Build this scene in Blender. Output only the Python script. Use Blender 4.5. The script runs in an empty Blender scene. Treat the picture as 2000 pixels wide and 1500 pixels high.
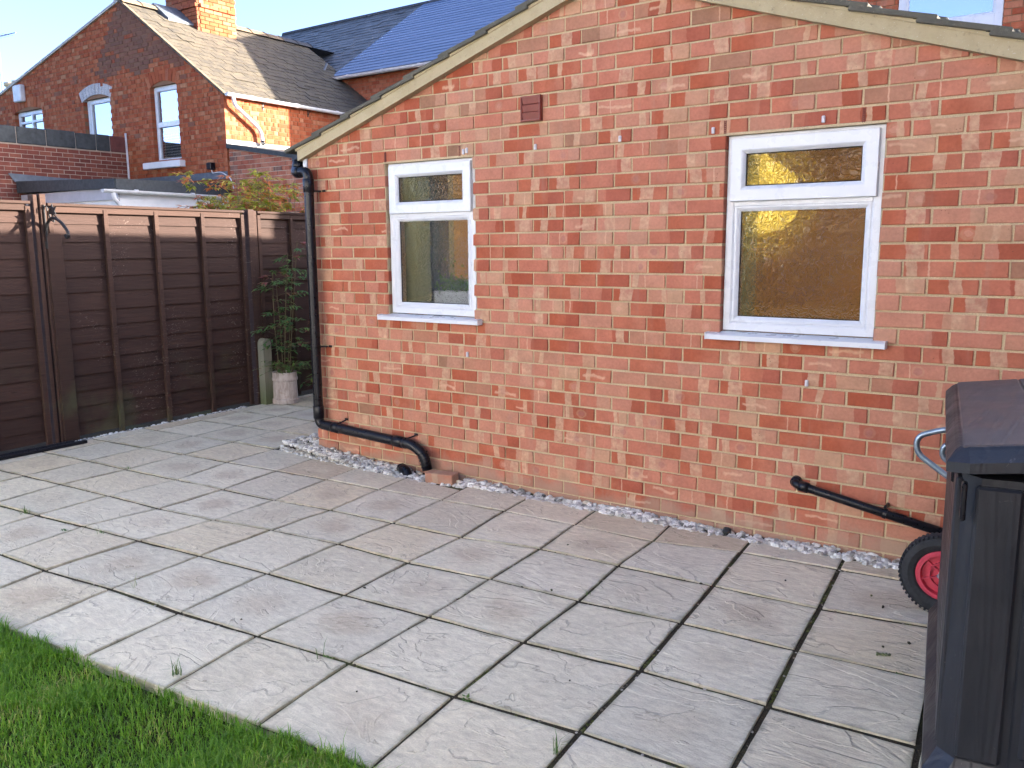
import bpy, math, random
import numpy as np
from mathutils import Vector, Matrix
random.seed(7)
rng = np.random.default_rng(11)
SC = bpy.context.scene
COL = SC.collection
R = math.radians

# ------------------------------------------------------------------ camera
CAM = np.array([4.845, -4.458, 1.595])
CM = np.array([[0.8205, 0.5715, -0.0071], [-0.0855, 0.1350, 0.9871], [-0.5651, 0.8094, -0.1597]])
def _ortho():
    yaw, pitch, roll = R(-34.852), R(-9.2787), R(-0.4078)
    cy, sy, cp, sp = math.cos(yaw), math.sin(yaw), math.cos(pitch), math.sin(pitch)
    f = np.array([sy*cp, cy*cp, sp]); r = np.array([cy, -sy, 0.0]); u = np.cross(r, f)
    cr, sr = math.cos(roll), math.sin(roll)
    return np.array([cr*r + sr*u, -sr*r + cr*u, f])
CM = _ortho()
FPX = 1648.79
cd = bpy.data.cameras.new('camera'); co = bpy.data.objects.new('camera', cd); COL.objects.link(co)
cd.sensor_width = 36.0; cd.sensor_fit = 'HORIZONTAL'; cd.lens = FPX*36/2000
cd.clip_start = 0.05; cd.clip_end = 2000
mw = Matrix.Identity(4)
for i in range(3):
    mw[i][0] = CM[0][i]; mw[i][1] = CM[1][i]; mw[i][2] = -CM[2][i]; mw[i][3] = CAM[i]
co.matrix_world = mw
SC.camera = co
def project(P):
    d = CM @ (np.asarray(P, float) - CAM)
    return (1000 + FPX*d[0]/d[2], 750 - FPX*d[1]/d[2], d[2])

# ------------------------------------------------------------------ light
SUN = np.array([1.0, 1.0, 0.335]); SUN /= np.linalg.norm(SUN)
SUN_EL = math.asin(SUN[2]); SUN_AZ = math.atan2(SUN[0], SUN[1])
W = bpy.data.worlds.new('World'); SC.world = W; W.use_nodes = True
wn = W.node_tree; wn.nodes.clear()
wo = wn.nodes.new('ShaderNodeOutputWorld'); wb = wn.nodes.new('ShaderNodeBackground')
sky = wn.nodes.new('ShaderNodeTexSky'); sky.sky_type = 'NISHITA'; sky.sun_disc = False
sky.sun_elevation = SUN_EL; sky.sun_rotation = SUN_AZ
sky.altitude = 50; sky.air_density = 0.25; sky.dust_density = 1.6; sky.ozone_density = 1.3
# thin broken cloud low over the horizon, all the way round
tc = wn.nodes.new('ShaderNodeTexCoord'); mp = wn.nodes.new('ShaderNodeMapping'); mp.inputs['Scale'].default_value = (3.0, 3.0, 9.0)
nz = wn.nodes.new('ShaderNodeTexNoise'); nz.inputs['Scale'].default_value = 1.0; nz.inputs['Detail'].default_value = 7; nz.inputs['Roughness'].default_value = 0.55
sx = wn.nodes.new('ShaderNodeSeparateXYZ')
wn.links.new(tc.outputs['Generated'], mp.inputs['Vector']); wn.links.new(mp.outputs[0], nz.inputs['Vector']); wn.links.new(tc.outputs['Generated'], sx.inputs[0])
mr = wn.nodes.new('ShaderNodeMapRange'); mr.inputs[1].default_value = 0.13; mr.inputs[2].default_value = 0.19; mr.inputs[3].default_value = 0.12; mr.inputs[4].default_value = -0.40
wn.links.new(sx.outputs['Z'], mr.inputs[0])
ad = wn.nodes.new('ShaderNodeMath'); ad.operation = 'ADD'; wn.links.new(nz.outputs['Fac'], ad.inputs[0]); wn.links.new(mr.outputs[0], ad.inputs[1])
cr = wn.nodes.new('ShaderNodeMapRange'); cr.inputs[1].default_value = 0.60; cr.inputs[2].default_value = 0.68; cr.interpolation_type = 'SMOOTHSTEP'
wn.links.new(ad.outputs[0], cr.inputs[0])
mx = wn.nodes.new('ShaderNodeMix'); mx.data_type = 'RGBA'; mx.inputs['B'].default_value = (1.2, 1.2, 1.2, 1)
wn.links.new(cr.outputs[0], mx.inputs['Factor']); wn.links.new(sky.outputs[0], mx.inputs['A'])
wn.links.new(mx.outputs['Result'], wb.inputs['Color']); wb.inputs['Strength'].default_value = 0.15
wn.links.new(wb.outputs[0], wo.inputs[0])
sl = bpy.data.lights.new('sun', 'SUN'); sl.energy = 3.8; sl.angle = R(0.5); sl.color = (1.0, 0.91, 0.79)
so = bpy.data.objects.new('sun', sl); COL.objects.link(so)
so.rotation_euler = Vector(SUN).to_track_quat('Z', 'Y').to_euler(); so.location = (6, 6, 12)
SC.view_settings.view_transform = 'Standard'; SC.view_settings.look = 'None'
SC.view_settings.gamma = 1.0; SC.view_settings.use_curve_mapping = False
SC.view_settings.exposure = 3.1
SC.render.engine = 'CYCLES'
SC.cycles.use_denoising = True
SC.cycles.max_bounces = 8; SC.cycles.transparent_max_bounces = 8
SC.cycles.caustics_reflective = False; SC.cycles.caustics_refractive = False
SC.cycles.sample_clamp_indirect = 6.0

# ------------------------------------------------------------------ node helper
class NT:
    def __init__(self, name):
        self.m = bpy.data.materials.new(name); self.m.use_nodes = True
        self.t = self.m.node_tree; self.t.nodes.clear()
        self.out = self.t.nodes.new('ShaderNodeOutputMaterial')
    def put(self, sock, v):
        if isinstance(v, bpy.types.NodeSocket): self.t.links.new(v, sock)
        elif isinstance(v, (tuple, list)) and len(v) == 3 and sock.type == 'RGBA': sock.default_value = (*v, 1)
        else: sock.default_value = v
    def math(self, op, a, b=0.0, c=None, clamp=False):
        n = self.t.nodes.new('ShaderNodeMath'); n.operation = op; n.use_clamp = clamp
        self.put(n.inputs[0], a); self.put(n.inputs[1], b)
        if c is not None: self.put(n.inputs[2], c)
        return n.outputs[0]
    def vmath(self, op, a, b=(0, 0, 0)):
        n = self.t.nodes.new('ShaderNodeVectorMath'); n.operation = op
        self.put(n.inputs[0], a)
        if op == 'SCALE': self.put(n.inputs['Scale'], b)
        else: self.put(n.inputs[1], b)
        return n.outputs['Value'] if op in ('LENGTH', 'DISTANCE', 'DOT_PRODUCT') else n.outputs[0]
    def rng(self, v, a, b, c=0.0, d=1.0, smooth=True):
        n = self.t.nodes.new('ShaderNodeMapRange'); n.interpolation_type = 'SMOOTHSTEP' if smooth else 'LINEAR'
        self.put(n.inputs[0], v)
        for i, x in enumerate((a, b, c, d)): self.put(n.inputs[i+1], x)
        return n.outputs[0]
    def mix(self, f, a, b, mode='MIX'):
        n = self.t.nodes.new('ShaderNodeMix'); n.data_type = 'RGBA'; n.blend_type = mode
        self.put(n.inputs['Factor'], f); self.put(n.inputs['A'], a); self.put(n.inputs['B'], b)
        return n.outputs['Result']
    def ramp(self, f, stops, const=False):
        n = self.t.nodes.new('ShaderNodeValToRGB'); e = n.color_ramp.elements
        n.color_ramp.interpolation = 'CONSTANT' if const else 'LINEAR'
        while len(e) < len(stops): e.new(0.5)
        for el, (p, c) in zip(e, stops): el.position = p; el.color = (*c, 1)
        self.put(n.inputs[0], f); return n.outputs[0]
    def noise(self, vec, scale, detail=4, rough=0.55, dist=0.0, col=False):
        n = self.t.nodes.new('ShaderNodeTexNoise')
        if vec is not None: self.put(n.inputs['Vector'], vec)
        n.inputs['Scale'].default_value = scale; n.inputs['Detail'].default_value = detail
        n.inputs['Roughness'].default_value = rough; n.inputs['Distortion'].default_value = dist
        return n.outputs['Color'] if col else n.outputs['Fac']
    def voronoi(self, vec, scale, feature='F1', out='Distance'):
        n = self.t.nodes.new('ShaderNodeTexVoronoi'); n.feature = feature
        if vec is not None: self.put(n.inputs['Vector'], vec)
        n.inputs['Scale'].default_value = scale
        return n.outputs[out]
    def mapping(self, vec, scale=(1, 1, 1), rot=(0, 0, 0), loc=(0, 0, 0)):
        n = self.t.nodes.new('ShaderNodeMapping'); self.put(n.inputs['Vector'], vec)
        n.inputs['Scale'].default_value = scale; n.inputs['Rotation'].default_value = rot; n.inputs['Location'].default_value = loc
        return n.outputs[0]
    def attr(self, name, out='Color'):
        n = self.t.nodes.new('ShaderNodeAttribute'); n.attribute_name = name; return n.outputs[out]
    def pos(self): return self.t.nodes.new('ShaderNodeNewGeometry').outputs['Position']
    def nrm(self): return self.t.nodes.new('ShaderNodeNewGeometry').outputs['True Normal']
    def orand(self): return self.t.nodes.new('ShaderNodeObjectInfo').outputs['Random']
    def uv(self): return self.t.nodes.new('ShaderNodeTexCoord').outputs['UV']
    def obj(self): return self.t.nodes.new('ShaderNodeTexCoord').outputs['Object']
    def sep(self, v):
        n = self.t.nodes.new('ShaderNodeSeparateXYZ'); self.put(n.inputs[0], v); return n.outputs[0], n.outputs[1], n.outputs[2]
    def sepc(self, v):
        n = self.t.nodes.new('ShaderNodeSeparateColor'); self.put(n.inputs[0], v); return n.outputs[0], n.outputs[1], n.outputs[2]
    def comb(self, x, y, z=0.0):
        n = self.t.nodes.new('ShaderNodeCombineXYZ'); self.put(n.inputs[0], x); self.put(n.inputs[1], y); self.put(n.inputs[2], z); return n.outputs[0]
    def fr(self, v, k, o=0.0): return self.math('FRACT', self.math('MULTIPLY_ADD', v, k, o))
    def bump(self, h, strength, dist, normal=None):
        n = self.t.nodes.new('ShaderNodeBump'); n.inputs['Strength'].default_value = strength; n.inputs['Distance'].default_value = dist
        self.put(n.inputs['Height'], h)
        if normal is not None: self.put(n.inputs['Normal'], normal)
        return n.outputs[0]
    def pbr(self, col, rough=0.8, normal=None, metal=0.0, spec=0.5, **kw):
        n = self.t.nodes.new('ShaderNodeBsdfPrincipled')
        self.put(n.inputs['Base Color'], col); self.put(n.inputs['Roughness'], rough); self.put(n.inputs['Metallic'], metal)
        self.put(n.inputs['Specular IOR Level'], spec)
        if normal is not None: self.put(n.inputs['Normal'], normal)
        for k, v in kw.items(): self.put(n.inputs[k.replace('_', ' ')], v)
        self.t.links.new(n.outputs[0], self.out.inputs['Surface'])
        return self.m

# ------------------------------------------------------------------ materials
M = {}
def brick_mat(name, stops, kiss=1.0, dark=0.0, lo=0.82, band=(.60, .385, .25), soot=0.0, sootcol=(.13, .075, .055), splash=False):
    t = NT(name)
    r1, r2, r3 = t.sepc(t.attr('rnd')); u, v, _ = t.sep(t.uv()); p = t.pos()
    nlo = t.noise(p, 9, 3); nhi = t.noise(p, 60, 5, .6); nmid = t.noise(p, 26, 4, .6)
    wob = t.math('MULTIPLY', t.math('SUBTRACT', nmid, .5), .09)
    u2 = t.math('ADD', u, wob); v2 = t.math('ADD', v, t.math('MULTIPLY', wob, 1.6))
    col = t.ramp(r1, stops)
    r4, r5, r6, r7, r8 = t.fr(r2, 13.7), t.fr(r3, 17.1), t.fr(r1, 29.3), t.fr(r2, 37.9, .3), t.fr(r3, 7.7, .2)
    def between(x, a, b, s=.012):
        return t.math('MULTIPLY', t.rng(x, t.math('SUBTRACT', a, s), t.math('ADD', a, s)), t.rng(x, t.math('SUBTRACT', b, s), t.math('ADD', b, s), 1, 0))
    if kiss > 0:
        K = lambda m, f: t.math('MULTIPLY', m, f*kiss)
        pale = t.mix(r5, (.52, .32, .195), (.48, .235, .16)); deep = t.mix(r5, (.34, .070, .032), (.38, .11, .07))
        # soft drift of tone along the face
        col = t.mix(t.math('MULTIPLY', t.rng(t.math('ADD', u, t.math('MULTIPLY', t.math('SUBTRACT', nlo, .5), 1.2)), .2, .9), .28*kiss), col, t.mix(r4, (.60, .30, .20), (.42, .15, .10)))
        sp = t.math('MULTIPLY_ADD', r2, .5, .25)
        sk = t.math('ADD', u2, t.math('MULTIPLY', t.math('SUBTRACT', v, .5), t.math('MULTIPLY_ADD', r3, .10, -.05)))
        split = t.math('MULTIPLY', t.rng(sk, t.math('SUBTRACT', sp, .008), t.math('ADD', sp, .008)), t.math('LESS_THAN', r6, .46))
        col = t.mix(K(split, .80), col, t.mix(t.math('LESS_THAN', r7, .5), pale, deep))
        aa = t.math('MULTIPLY_ADD', r4, .66, .05); bb = t.math('ADD', aa, t.math('MULTIPLY_ADD', r5, .30, .10))
        m = t.math('MULTIPLY', between(sk, aa, bb, .010), t.math('LESS_THAN', r8, .40))
        col = t.mix(K(m, .85), col, t.mix(t.rng(nmid, .35, .65), pale, (.60, .39, .25)))
        a3 = t.math('MULTIPLY_ADD', r7, .8, .08); m = t.math('MULTIPLY', between(u2, a3, t.math('ADD', a3, .03), .008), t.math('LESS_THAN', r4, .14))
        col = t.mix(K(m, .7), col, (.66, .42, .28))
        # pale smear along the middle of some faces
        vv = t.math('ADD', v2, t.math('MULTIPLY', t.math('SUBTRACT', nlo, .5), .9))
        m = t.math('MULTIPLY', between(vv, t.math('MULTIPLY_ADD', r8, .3, .28), t.math('MULTIPLY_ADD', r8, .3, .46), .07), between(sk, t.math('MULTIPLY', r4, .45), t.math('MULTIPLY_ADD', r2, .45, .55), .03))
        m = t.math('MULTIPLY', m, t.math('LESS_THAN', t.fr(r5, 5.1, .4), .07))
        col = t.mix(K(m, .75), col, (.66, .41, .27))
        # round drying marks
        cu_ = t.math('MULTIPLY_ADD', r3, .6, .2)
        dd = t.vmath('LENGTH', t.comb(t.math('MULTIPLY', t.math('SUBTRACT', u2, cu_), t.math('MULTIPLY_ADD', r8, 1.2, 2.0)), t.math('SUBTRACT', t.math('ADD', v2, t.math('MULTIPLY', t.math('SUBTRACT', nmid, .5), .25)), .5)))
        has = t.math('LESS_THAN', t.fr(r2, 3.3, .6), .15)
        col = t.mix(K(t.math('MULTIPLY', t.rng(dd, .16, .27, 1, 0), has), .55), col, t.mix(r4, (.34, .15, .13), (.64, .36, .25)))
        col = t.mix(K(t.math('MULTIPLY', t.math('MULTIPLY', t.rng(dd, .20, .27), t.rng(dd, .29, .40, 1, 0)), has), .40), col, pale)
        ed = t.math('MINIMUM', t.math('MINIMUM', u, t.math('SUBTRACT', 1, u)), t.math('MULTIPLY', t.math('MINIMUM', v, t.math('SUBTRACT', 1, v)), .35))
        col = t.mix(K(t.rng(t.math('ADD', ed, t.math('MULTIPLY', wob, .5)), .0, .035, .35, 0), 1.0), col, (.60, .42, .27))
    col = t.mix(1.0, col, t.ramp(nlo, [(.25, (lo, lo, lo)), (.75, (1.08, 1.08, 1.08))]), 'MULTIPLY')
    col = t.mix(1.0, col, t.ramp(nhi, [(.3, (.86, .85, .84)), (.7, (1.06, 1.06, 1.06))]), 'MULTIPLY')
    pits = t.rng(t.voronoi(p, 55), .10, .16, 1, 0)
    pits = t.math('MULTIPLY', pits, t.rng(t.noise(p, 13, 2), .60, .66))
    col = t.mix(t.math('MULTIPLY', pits, .7), col, (.07, .035, .025))
    if splash:
        _, _, pz_ = t.sep(p); sp_ = t.math('ADD', pz_, t.math('MULTIPLY', t.math('SUBTRACT', t.noise(p, 5, 5, .65), .5), .42)); col = t.mix(t.rng(sp_, .02, .17, .62, 0), col, (.34, .25, .18))
        rs_ = t.rng(t.noise(t.mapping(p, (7, 7, .8)), 1.4, 4, .6), .56, .72, 0, .26); col = t.mix(rs_, col, (.36, .22, .16))
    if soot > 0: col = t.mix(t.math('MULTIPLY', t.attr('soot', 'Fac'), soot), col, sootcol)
    h = t.math('ADD', t.math('MULTIPLY', nhi, .6), t.math('MULTIPLY', pits, -1.0))
    return t.pbr(col, .92, t.bump(h, .5, .003), spec=.25)
M['brick'] = brick_mat('fletton_brick', [(0, (.39, .096, .046)), (.25, (.44, .132, .071)), (.5, (.48, .172, .108)), (.72, (.50, .21, .138)), (.90, (.50, .235, .150)), (.965, (.42, .195, .120)), (.990, (.32, .165, .10)), (1, (.26, .14, .085))], splash=True)
M['brick_far'] = brick_mat('orange_red_brick', [(0, (.29, .060, .022)), (.35, (.34, .080, .028)), (.7, (.37, .098, .036)), (.9, (.40, .13, .058)), (1, (.42, .19, .095))], kiss=.18, soot=.85)
M['brick_dark'] = brick_mat('dark_red_brick', [(0, (.17, .05, .035)), (.5, (.22, .065, .045)), (1, (.27, .09, .055))], kiss=0)
M['brick_lean'] = brick_mat('mixed_red_brick', [(0, (.30, .085, .05)), (.5, (.38, .13, .08)), (.85, (.42, .19, .12)), (1, (.13, .08, .07))], kiss=.3)
M['brick_main'] = brick_mat('old_red_brick', [(0, (.32, .07, .03)), (.5, (.40, .11, .05)), (1, (.46, .17, .09))], kiss=.2)
def mortar(name, c1, c2, stain=0.0):
    t = NT(name); p = t.pos()
    col = t.mix(t.noise(p, 7, 4), c1, c2)
    col = t.mix(1, col, t.ramp(t.noise(p, 180, 3), [(.3, (.8, .8, .8)), (.7, (1.1, 1.1, 1.1))]), 'MULTIPLY')
    return t.pbr(col, .95, t.bump(t.noise(p, 220, 3), .6, .002), spec=.2)
M['mortar'] = mortar('sandy_mortar', (.46, .355, .21), (.60, .48, .31))
M['mortar_far'] = mortar('grey_brown_mortar', (.20, .10, .055), (.30, .17, .10))
M['mortar_pale'] = mortar('pale_mortar', (.42, .33, .25), (.52, .43, .34))
def plain(name, col, rough=.5, var=.12, scale=14, bump=.0, bscale=120, metal=0., spec=.5, bdist=.002, **kw):
    t = NT(name); p = t.pos()
    lo = 1-var
    c = t.mix(1, col, t.ramp(t.noise(p, scale, 5, .6), [(.28, (lo, lo, lo)), (.72, (1+var*.6,)*3)]), 'MULTIPLY')
    nrm = t.bump(t.noise(p, bscale, 4), bump, bdist) if bump else None
    rr = t.rng(t.noise(p, scale*2.3, 3), .3, .7, max(.02, rough-.08), min(1, rough+.08))
    return t.pbr(c, rr, nrm, metal, spec, **kw)
M['upvc'] = plain('white_upvc', (.65, .67, .70), .32, .05, 6)
M['upvc_old'] = plain('weathered_white_plastic', (.66, .66, .66), .45, .18, 9)
M['black_plastic'] = plain('black_plastic', (.006, .006, .009), .34, .3, 20, spec=.35)
M['rubber_gasket'] = plain('dark_gasket', (.03, .03, .03), .6)
M['terracotta_plastic'] = plain('terracotta_plastic', (.20, .035, .022), .4, .15, 30)
M['steel_clip'] = plain('pale_metal_clip', (.62, .62, .66), .4, .2, 60)
M['vent_red'] = plain('red_brown_weep', (.16, .03, .02), .6)
M['lead'] = plain('lead_flashing', (.12, .14, .165), .55, .35, 7, .3, 30)
M['fillet_sunlit_lead'] = plain('mortar_fillet_sunlit_lead', (.55, .52, .46), .85, .3, 9, .5, 60)
M['felt'] = plain('dark_roofing_felt', (.045, .05, .052), .8, .35, 12, .4, 90)
M['fascia_grey'] = plain('grey_board', (.42, .42, .44), .6, .12, 5)
M['render_white'] = plain('white_render', (.74, .74, .73), .8, .1, 4)
M['render_cream'] = plain('pale_render', (.75, .755, .76), .85, .08, 2)
M['coping'] = plain('slate_coping', (.045, .05, .05), .7, .5, 9, .6, 50)
M['coping_red'] = plain('red_coping', (.16, .05, .04), .8, .3, 9, .4, 50)
M['ridge_tile'] = plain('weathered_ridge_tile', (.20, .145, .09), .9, .35, 8, .5, 60)
M['ridge_dark'] = plain('dark_ridge_tile', (.055, .055, .06), .75, .35, 10, .5, 60)
M['chimney_pot'] = plain('cream_clay_pot', (.62, .50, .33), .8)
M['iron'] = plain('black_wrought_iron', (.012, .011, .012), .5, .4, 40, .3, 90)
M['tyre'] = plain('black_rubber_tyre', (.018, .02, .024), .75, .4, 30, .5, 70)
M['wheel_pink'] = plain('faded_red_plastic', (.55, .05, .085), .45, .18, 18)
M['galv'] = plain('blue_grey_steel_tube', (.30, .38, .46), .36, .2, 40, metal=.85)
M['zinc'] = plain('bright_zinc', (.6, .6, .62), .35, .2, 50, metal=.6)
M['stain_white_brick'] = plain('paint_spattered_brick', (.50, .47, .46), .9, .5, 40)
M['interior'] = plain('tan_room_wall', (.35, .255, .085), .9, .35, 2.5)
M['interior_grey'] = plain('grey_green_reveal', (.11, .17, .19), .8, .08, 3)
M['interior_teal'] = plain('teal_grey_wall', (.085, .135, .15), .8, .1, 3)
M['interior_brown'] = plain('brown_door', (.13, .075, .035), .7, .2, 3)
M['planter'] = plain('white_planter', (.88, .91, .92), .4, .04, 6)
M['aerial'] = plain('aluminium_rod', (.12, .12, .13), .4, metal=.7)
M['pot_clay'] = None
def tank():
    t = NT('weathered_pot_clay'); p = t.pos()
    n = t.noise(t.mapping(p, (6, 6, 1.6)), 5, 5, .6)
    c = t.ramp(n, [(.25, (.30, .24, .20)), (.5, (.52, .46, .42)), (.75, (.62, .57, .55))])
    c = t.mix(t.rng(t.noise(p, 30, 4), .55, .75, 0, .5), c, (.35, .25, .18))
    M['pot_clay'] = t.pbr(c, .9, t.bump(t.noise(p, 70, 4), .4, .003), spec=.2)
tank()
def verge_mat():
    t = NT('lichened_verge_cement'); p = t.pos()
    c = t.mix(t.noise(p, 8, 5, .6), (.35, .285, .16), (.52, .44, .285))
    c = t.mix(t.rng(t.noise(p, 38, 4, .7), .57, .72, 0, .55), c, (.18, .155, .10))
    c = t.mix(t.rng(t.noise(p, 120, 2), .66, .72, 0, .5), c, (.60, .58, .48))
    M['verge'] = t.pbr(c, .95, t.bump(t.noise(p, 70, 4), .6, .004), spec=.2)
    t = NT('concrete_roof_tile'); p = t.pos()
    c = t.mix(t.noise(p, 10, 5, .6), (.07, .068, .055), (.15, .14, .11))
    c = t.mix(t.rng(t.noise(p, 55, 4, .7), .58, .7, 0, .6), c, (.24, .23, .17))
    M['tile'] = t.pbr(c, .95, t.bump(t.noise(p, 90, 4), .7, .004), spec=.2)
verge_mat()
def slate_mat(name, c1, c2, lich, rough=.55, la=.35):
    t = NT(name); p = t.pos(); r1, r2, r3 = t.sepc(t.attr('rnd'))
    c = t.mix(r1, c1, c2)
    c = t.mix(t.rng(t.noise(p, 7, 6, .7), .38, .62, 0, la), c, lich)
    c = t.mix(1, c, t.ramp(t.noise(p, 40, 4), [(.3, (.7, .7, .7)), (.7, (1.15, 1.15, 1.15))]), 'MULTIPLY')
    return t.pbr(c, rough, t.bump(t.noise(p, 50, 4), .4, .004), spec=.5)
M['slate'] = slate_mat('lichened_slate', (.058, .050, .039), (.098, .082, .058), (.145, .115, .072), .85, .5)
M['slate_dark'] = slate_mat('dark_slate', (.065, .07, .08), (.125, .13, .142), (.20, .20, .19), .45, .3)
t = NT('solar_glass'); r1, r2, r3 = t.sepc(t.attr('rnd'))
M['solar'] = t.pbr(t.mix(r1, (.11, .16, .28), (.14, .195, .33)), .26, spec=.6)
def slab_mat():
    t = NT('riven_paving'); rr = t.orand(); p0 = t.pos()
    off = t.comb(t.math('MULTIPLY', rr, 37.0), t.math('MULTIPLY', rr, -53.0), 0.0)
    p = t.vmath('ADD', p0, off); u, v, _ = t.sep(t.uv())
    a = t.noise(t.mapping(p, (1.0, 1.5, 1)), 2.2, 5, .50, .7)
    ter = t.math('PINGPONG', t.math('MULTIPLY', a, 9.0), 1.0)
    stp = t.math('MULTIPLY_ADD', t.rng(t.math('FRACT', t.math('MULTIPLY', a, 7.0)), .0, .16), -.5, t.math('MULTIPLY', a, 3.5))
    fine = t.noise(t.mapping(p, (1, 2.2, 1), (0, 0, R(22))), 17, 7, .68, .6)
    grit = t.noise(p, 170, 3, .6)
    base = t.mix(rr, (.66, .62, .535), (.77, .735, .65))
    base = t.mix(t.rng(t.fr(rr, 17.3), .55, .9, 0, .6), base, (.72, .63, .49))
    base = t.mix(t.math('MULTIPLY', t.rng(t.fr(rr, 41.7, .2), .6, .85), .5), base, (.62, .60, .55))
    # damp brown dust in the dished middle, algae near the joints
    du = t.math('SUBTRACT', u, .5); dv = t.math('SUBTRACT', v, .5)
    rad = t.vmath('LENGTH', t.comb(du, dv)); radn = t.math('ADD', rad, t.math('MULTIPLY', t.math('SUBTRACT', t.noise(p, 4.5, 4), .5), .7))
    base = t.mix(t.math('MULTIPLY', t.rng(radn, .10, .36, 1, 0), t.rng(t.fr(rr, 7.9), .3, .9, .05, .55)), base, (.50, .42, .34))
    edge = t.math('MAXIMUM', t.math('ABSOLUTE', du), t.math('ABSOLUTE', dv))
    edge = t.math('ADD', edge, t.math('MULTIPLY', t.math('SUBTRACT', t.noise(p, 9, 4), .5), .14))
    base = t.mix(t.rng(edge, .452, .515, 0, .62), base, (.27, .26, .195))
    base = t.mix(t.rng(t.noise(p, 3.1, 4), .5, .75, 0, .45), base, (.80, .765, .69))
    crease = t.math('MULTIPLY', t.rng(t.math('FRACT', t.math('MULTIPLY', a, 7.0)), .0, .10, 1, 0), t.rng(t.noise(p, 5, 3), .42, .6))
    base = t.mix(t.math('MULTIPLY', crease, .5), base, (.21, .185, .15))
    base = t.mix(1, base, t.ramp(fine, [(.30, (.80, .79, .78)), (.68, (1.08, 1.08, 1.08))]), 'MULTIPLY')
    base = t.mix(1, base, t.ramp(grit, [(.3, (.88, .88, .88)), (.7, (1.08, 1.08, 1.08))]), 'MULTIPLY')
    base = t.mix(1, base, (1.06, 1.04, .905), 'MULTIPLY')
    spk = t.rng(t.voronoi(p, 24), .04, .075, 1, 0)
    base = t.mix(t.math('MULTIPLY', spk, t.rng(t.noise(p, 6, 2), .56, .62, 0, .8)), base, (.08, .065, .05))
    h = t.math('ADD', t.math('MULTIPLY', stp, 1.0), t.math('ADD', t.math('MULTIPLY', fine, .55), t.math('MULTIPLY', grit, .06)))
    return t.pbr(base, .97, t.bump(h, .7, .009), spec=.15)
M['slab'] = slab_mat()
t = NT('joint_soil'); p = t.pos()
c = t.mix(t.noise(p, 6, 4), (.028, .024, .016), (.075, .064, .042)); c = t.mix(t.rng(t.noise(p, 3, 4), .5, .62, 0, .8), c, (.085, .092, .034))
c = t.mix(t.rng(t.noise(p, 160, 2), .58, .66, 0, .6), c, (.16, .14, .11))
M['soil'] = t.pbr(c, 1, t.bump(t.noise(p, 90, 4), .9, .01), spec=.1)
t = NT('garden_ground'); p = t.pos()
M['earth'] = t.pbr(t.mix(t.noise(p, .6, 5), (.04, .055, .02), (.07, .085, .03)), 1, spec=.1)
t = NT('lawn_soil'); p = t.pos()
M['lawn_soil'] = t.pbr(t.mix(t.noise(p, 8, 5), (.025, .03, .01), (.06, .06, .025)), 1, t.bump(t.noise(p, 30, 4), .8, .02), spec=.1)
t = NT('joint_crumb'); r1, r2, r3 = t.sepc(t.attr('rnd'))
M['crumb'] = t.pbr(t.ramp(r1, [(0, (.03, .025, .02)), (.5, (.10, .085, .06)), (.85, (.22, .19, .15)), (1, (.45, .42, .37))]), .95, spec=.1)
t = NT('joint_moss'); r1, r2, r3 = t.sepc(t.attr('rnd'))
M['moss'] = t.pbr(t.ramp(r1, [(0, (.05, .055, .02)), (.6, (.10, .115, .035)), (1, (.17, .17, .07))]), 1.0, t.bump(t.noise(t.pos(), 400, 3), .8, .004), spec=.05)
def leaf_mat(name, stops, rough=.45, trans=.25, patch=False):
    t = NT(name); r1, r2, r3 = t.sepc(t.attr('rnd'))
    p = t.pos()
    if patch: r1 = t.math('ADD', t.math('MULTIPLY', r1, .72), t.rng(t.noise(p, 2.6, 4, .6), .30, .72, -.05, .38))
    c = t.ramp(r1, stops)
    c = t.mix(1, c, t.ramp(t.noise(p, 25, 3), [(.3, (.8, .8, .8)), (.7, (1.12, 1.12, 1.12))]), 'MULTIPLY')
    b = t.t.nodes.new('ShaderNodeBsdfPrincipled'); t.put(b.inputs['Base Color'], c); b.inputs['Roughness'].default_value = rough
    tr = t.t.nodes.new('ShaderNodeBsdfTranslucent'); t.put(tr.inputs['Color'], t.mix(1, c, (1.3, 1.25, .7), 'MULTIPLY'))
    m = t.t.nodes.new('ShaderNodeMixShader'); m.inputs[0].default_value = trans
    t.t.links.new(b.outputs[0], m.inputs[1]); t.t.links.new(tr.outputs[0], m.inputs[2]); t.t.links.new(m.outputs[0], t.out.inputs['Surface'])
    return t.m
M['grass'] = leaf_mat('grass_blade', [(0, (.075, .18, .016)), (.35, (.125, .29, .024)), (.65, (.18, .37, .034)), (.87, (.27, .43, .060)), (1, (.48, .43, .18))], .4, .4, True)
M['nandina'] = leaf_mat('nandina_leaf', [(0, (.05, .13, .035)), (.55, (.08, .20, .055)), (.85, (.16, .25, .07)), (.93, (.25, .08, .07)), (1, (.32, .08, .09))])
M['nandina_gold'] = leaf_mat('gold_nandina_leaf', [(0, (.20, .28, .03)), (.35, (.38, .40, .05)), (.7, (.55, .47, .08)), (.86, (.58, .26, .09)), (1, (.55, .12, .07))], .5, .35)
M['weed'] = leaf_mat('weed_leaf', [(0, (.05, .12, .02)), (.6, (.09, .19, .03)), (1, (.20, .24, .08))])
M['indoor_leaf'] = leaf_mat('indoor_leaf', [(0, (.06, .22, .04)), (1, (.18, .42, .08))], .5, .3)
M['stem'] = plain('cane_stem', (.12, .10, .05), .8)
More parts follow.
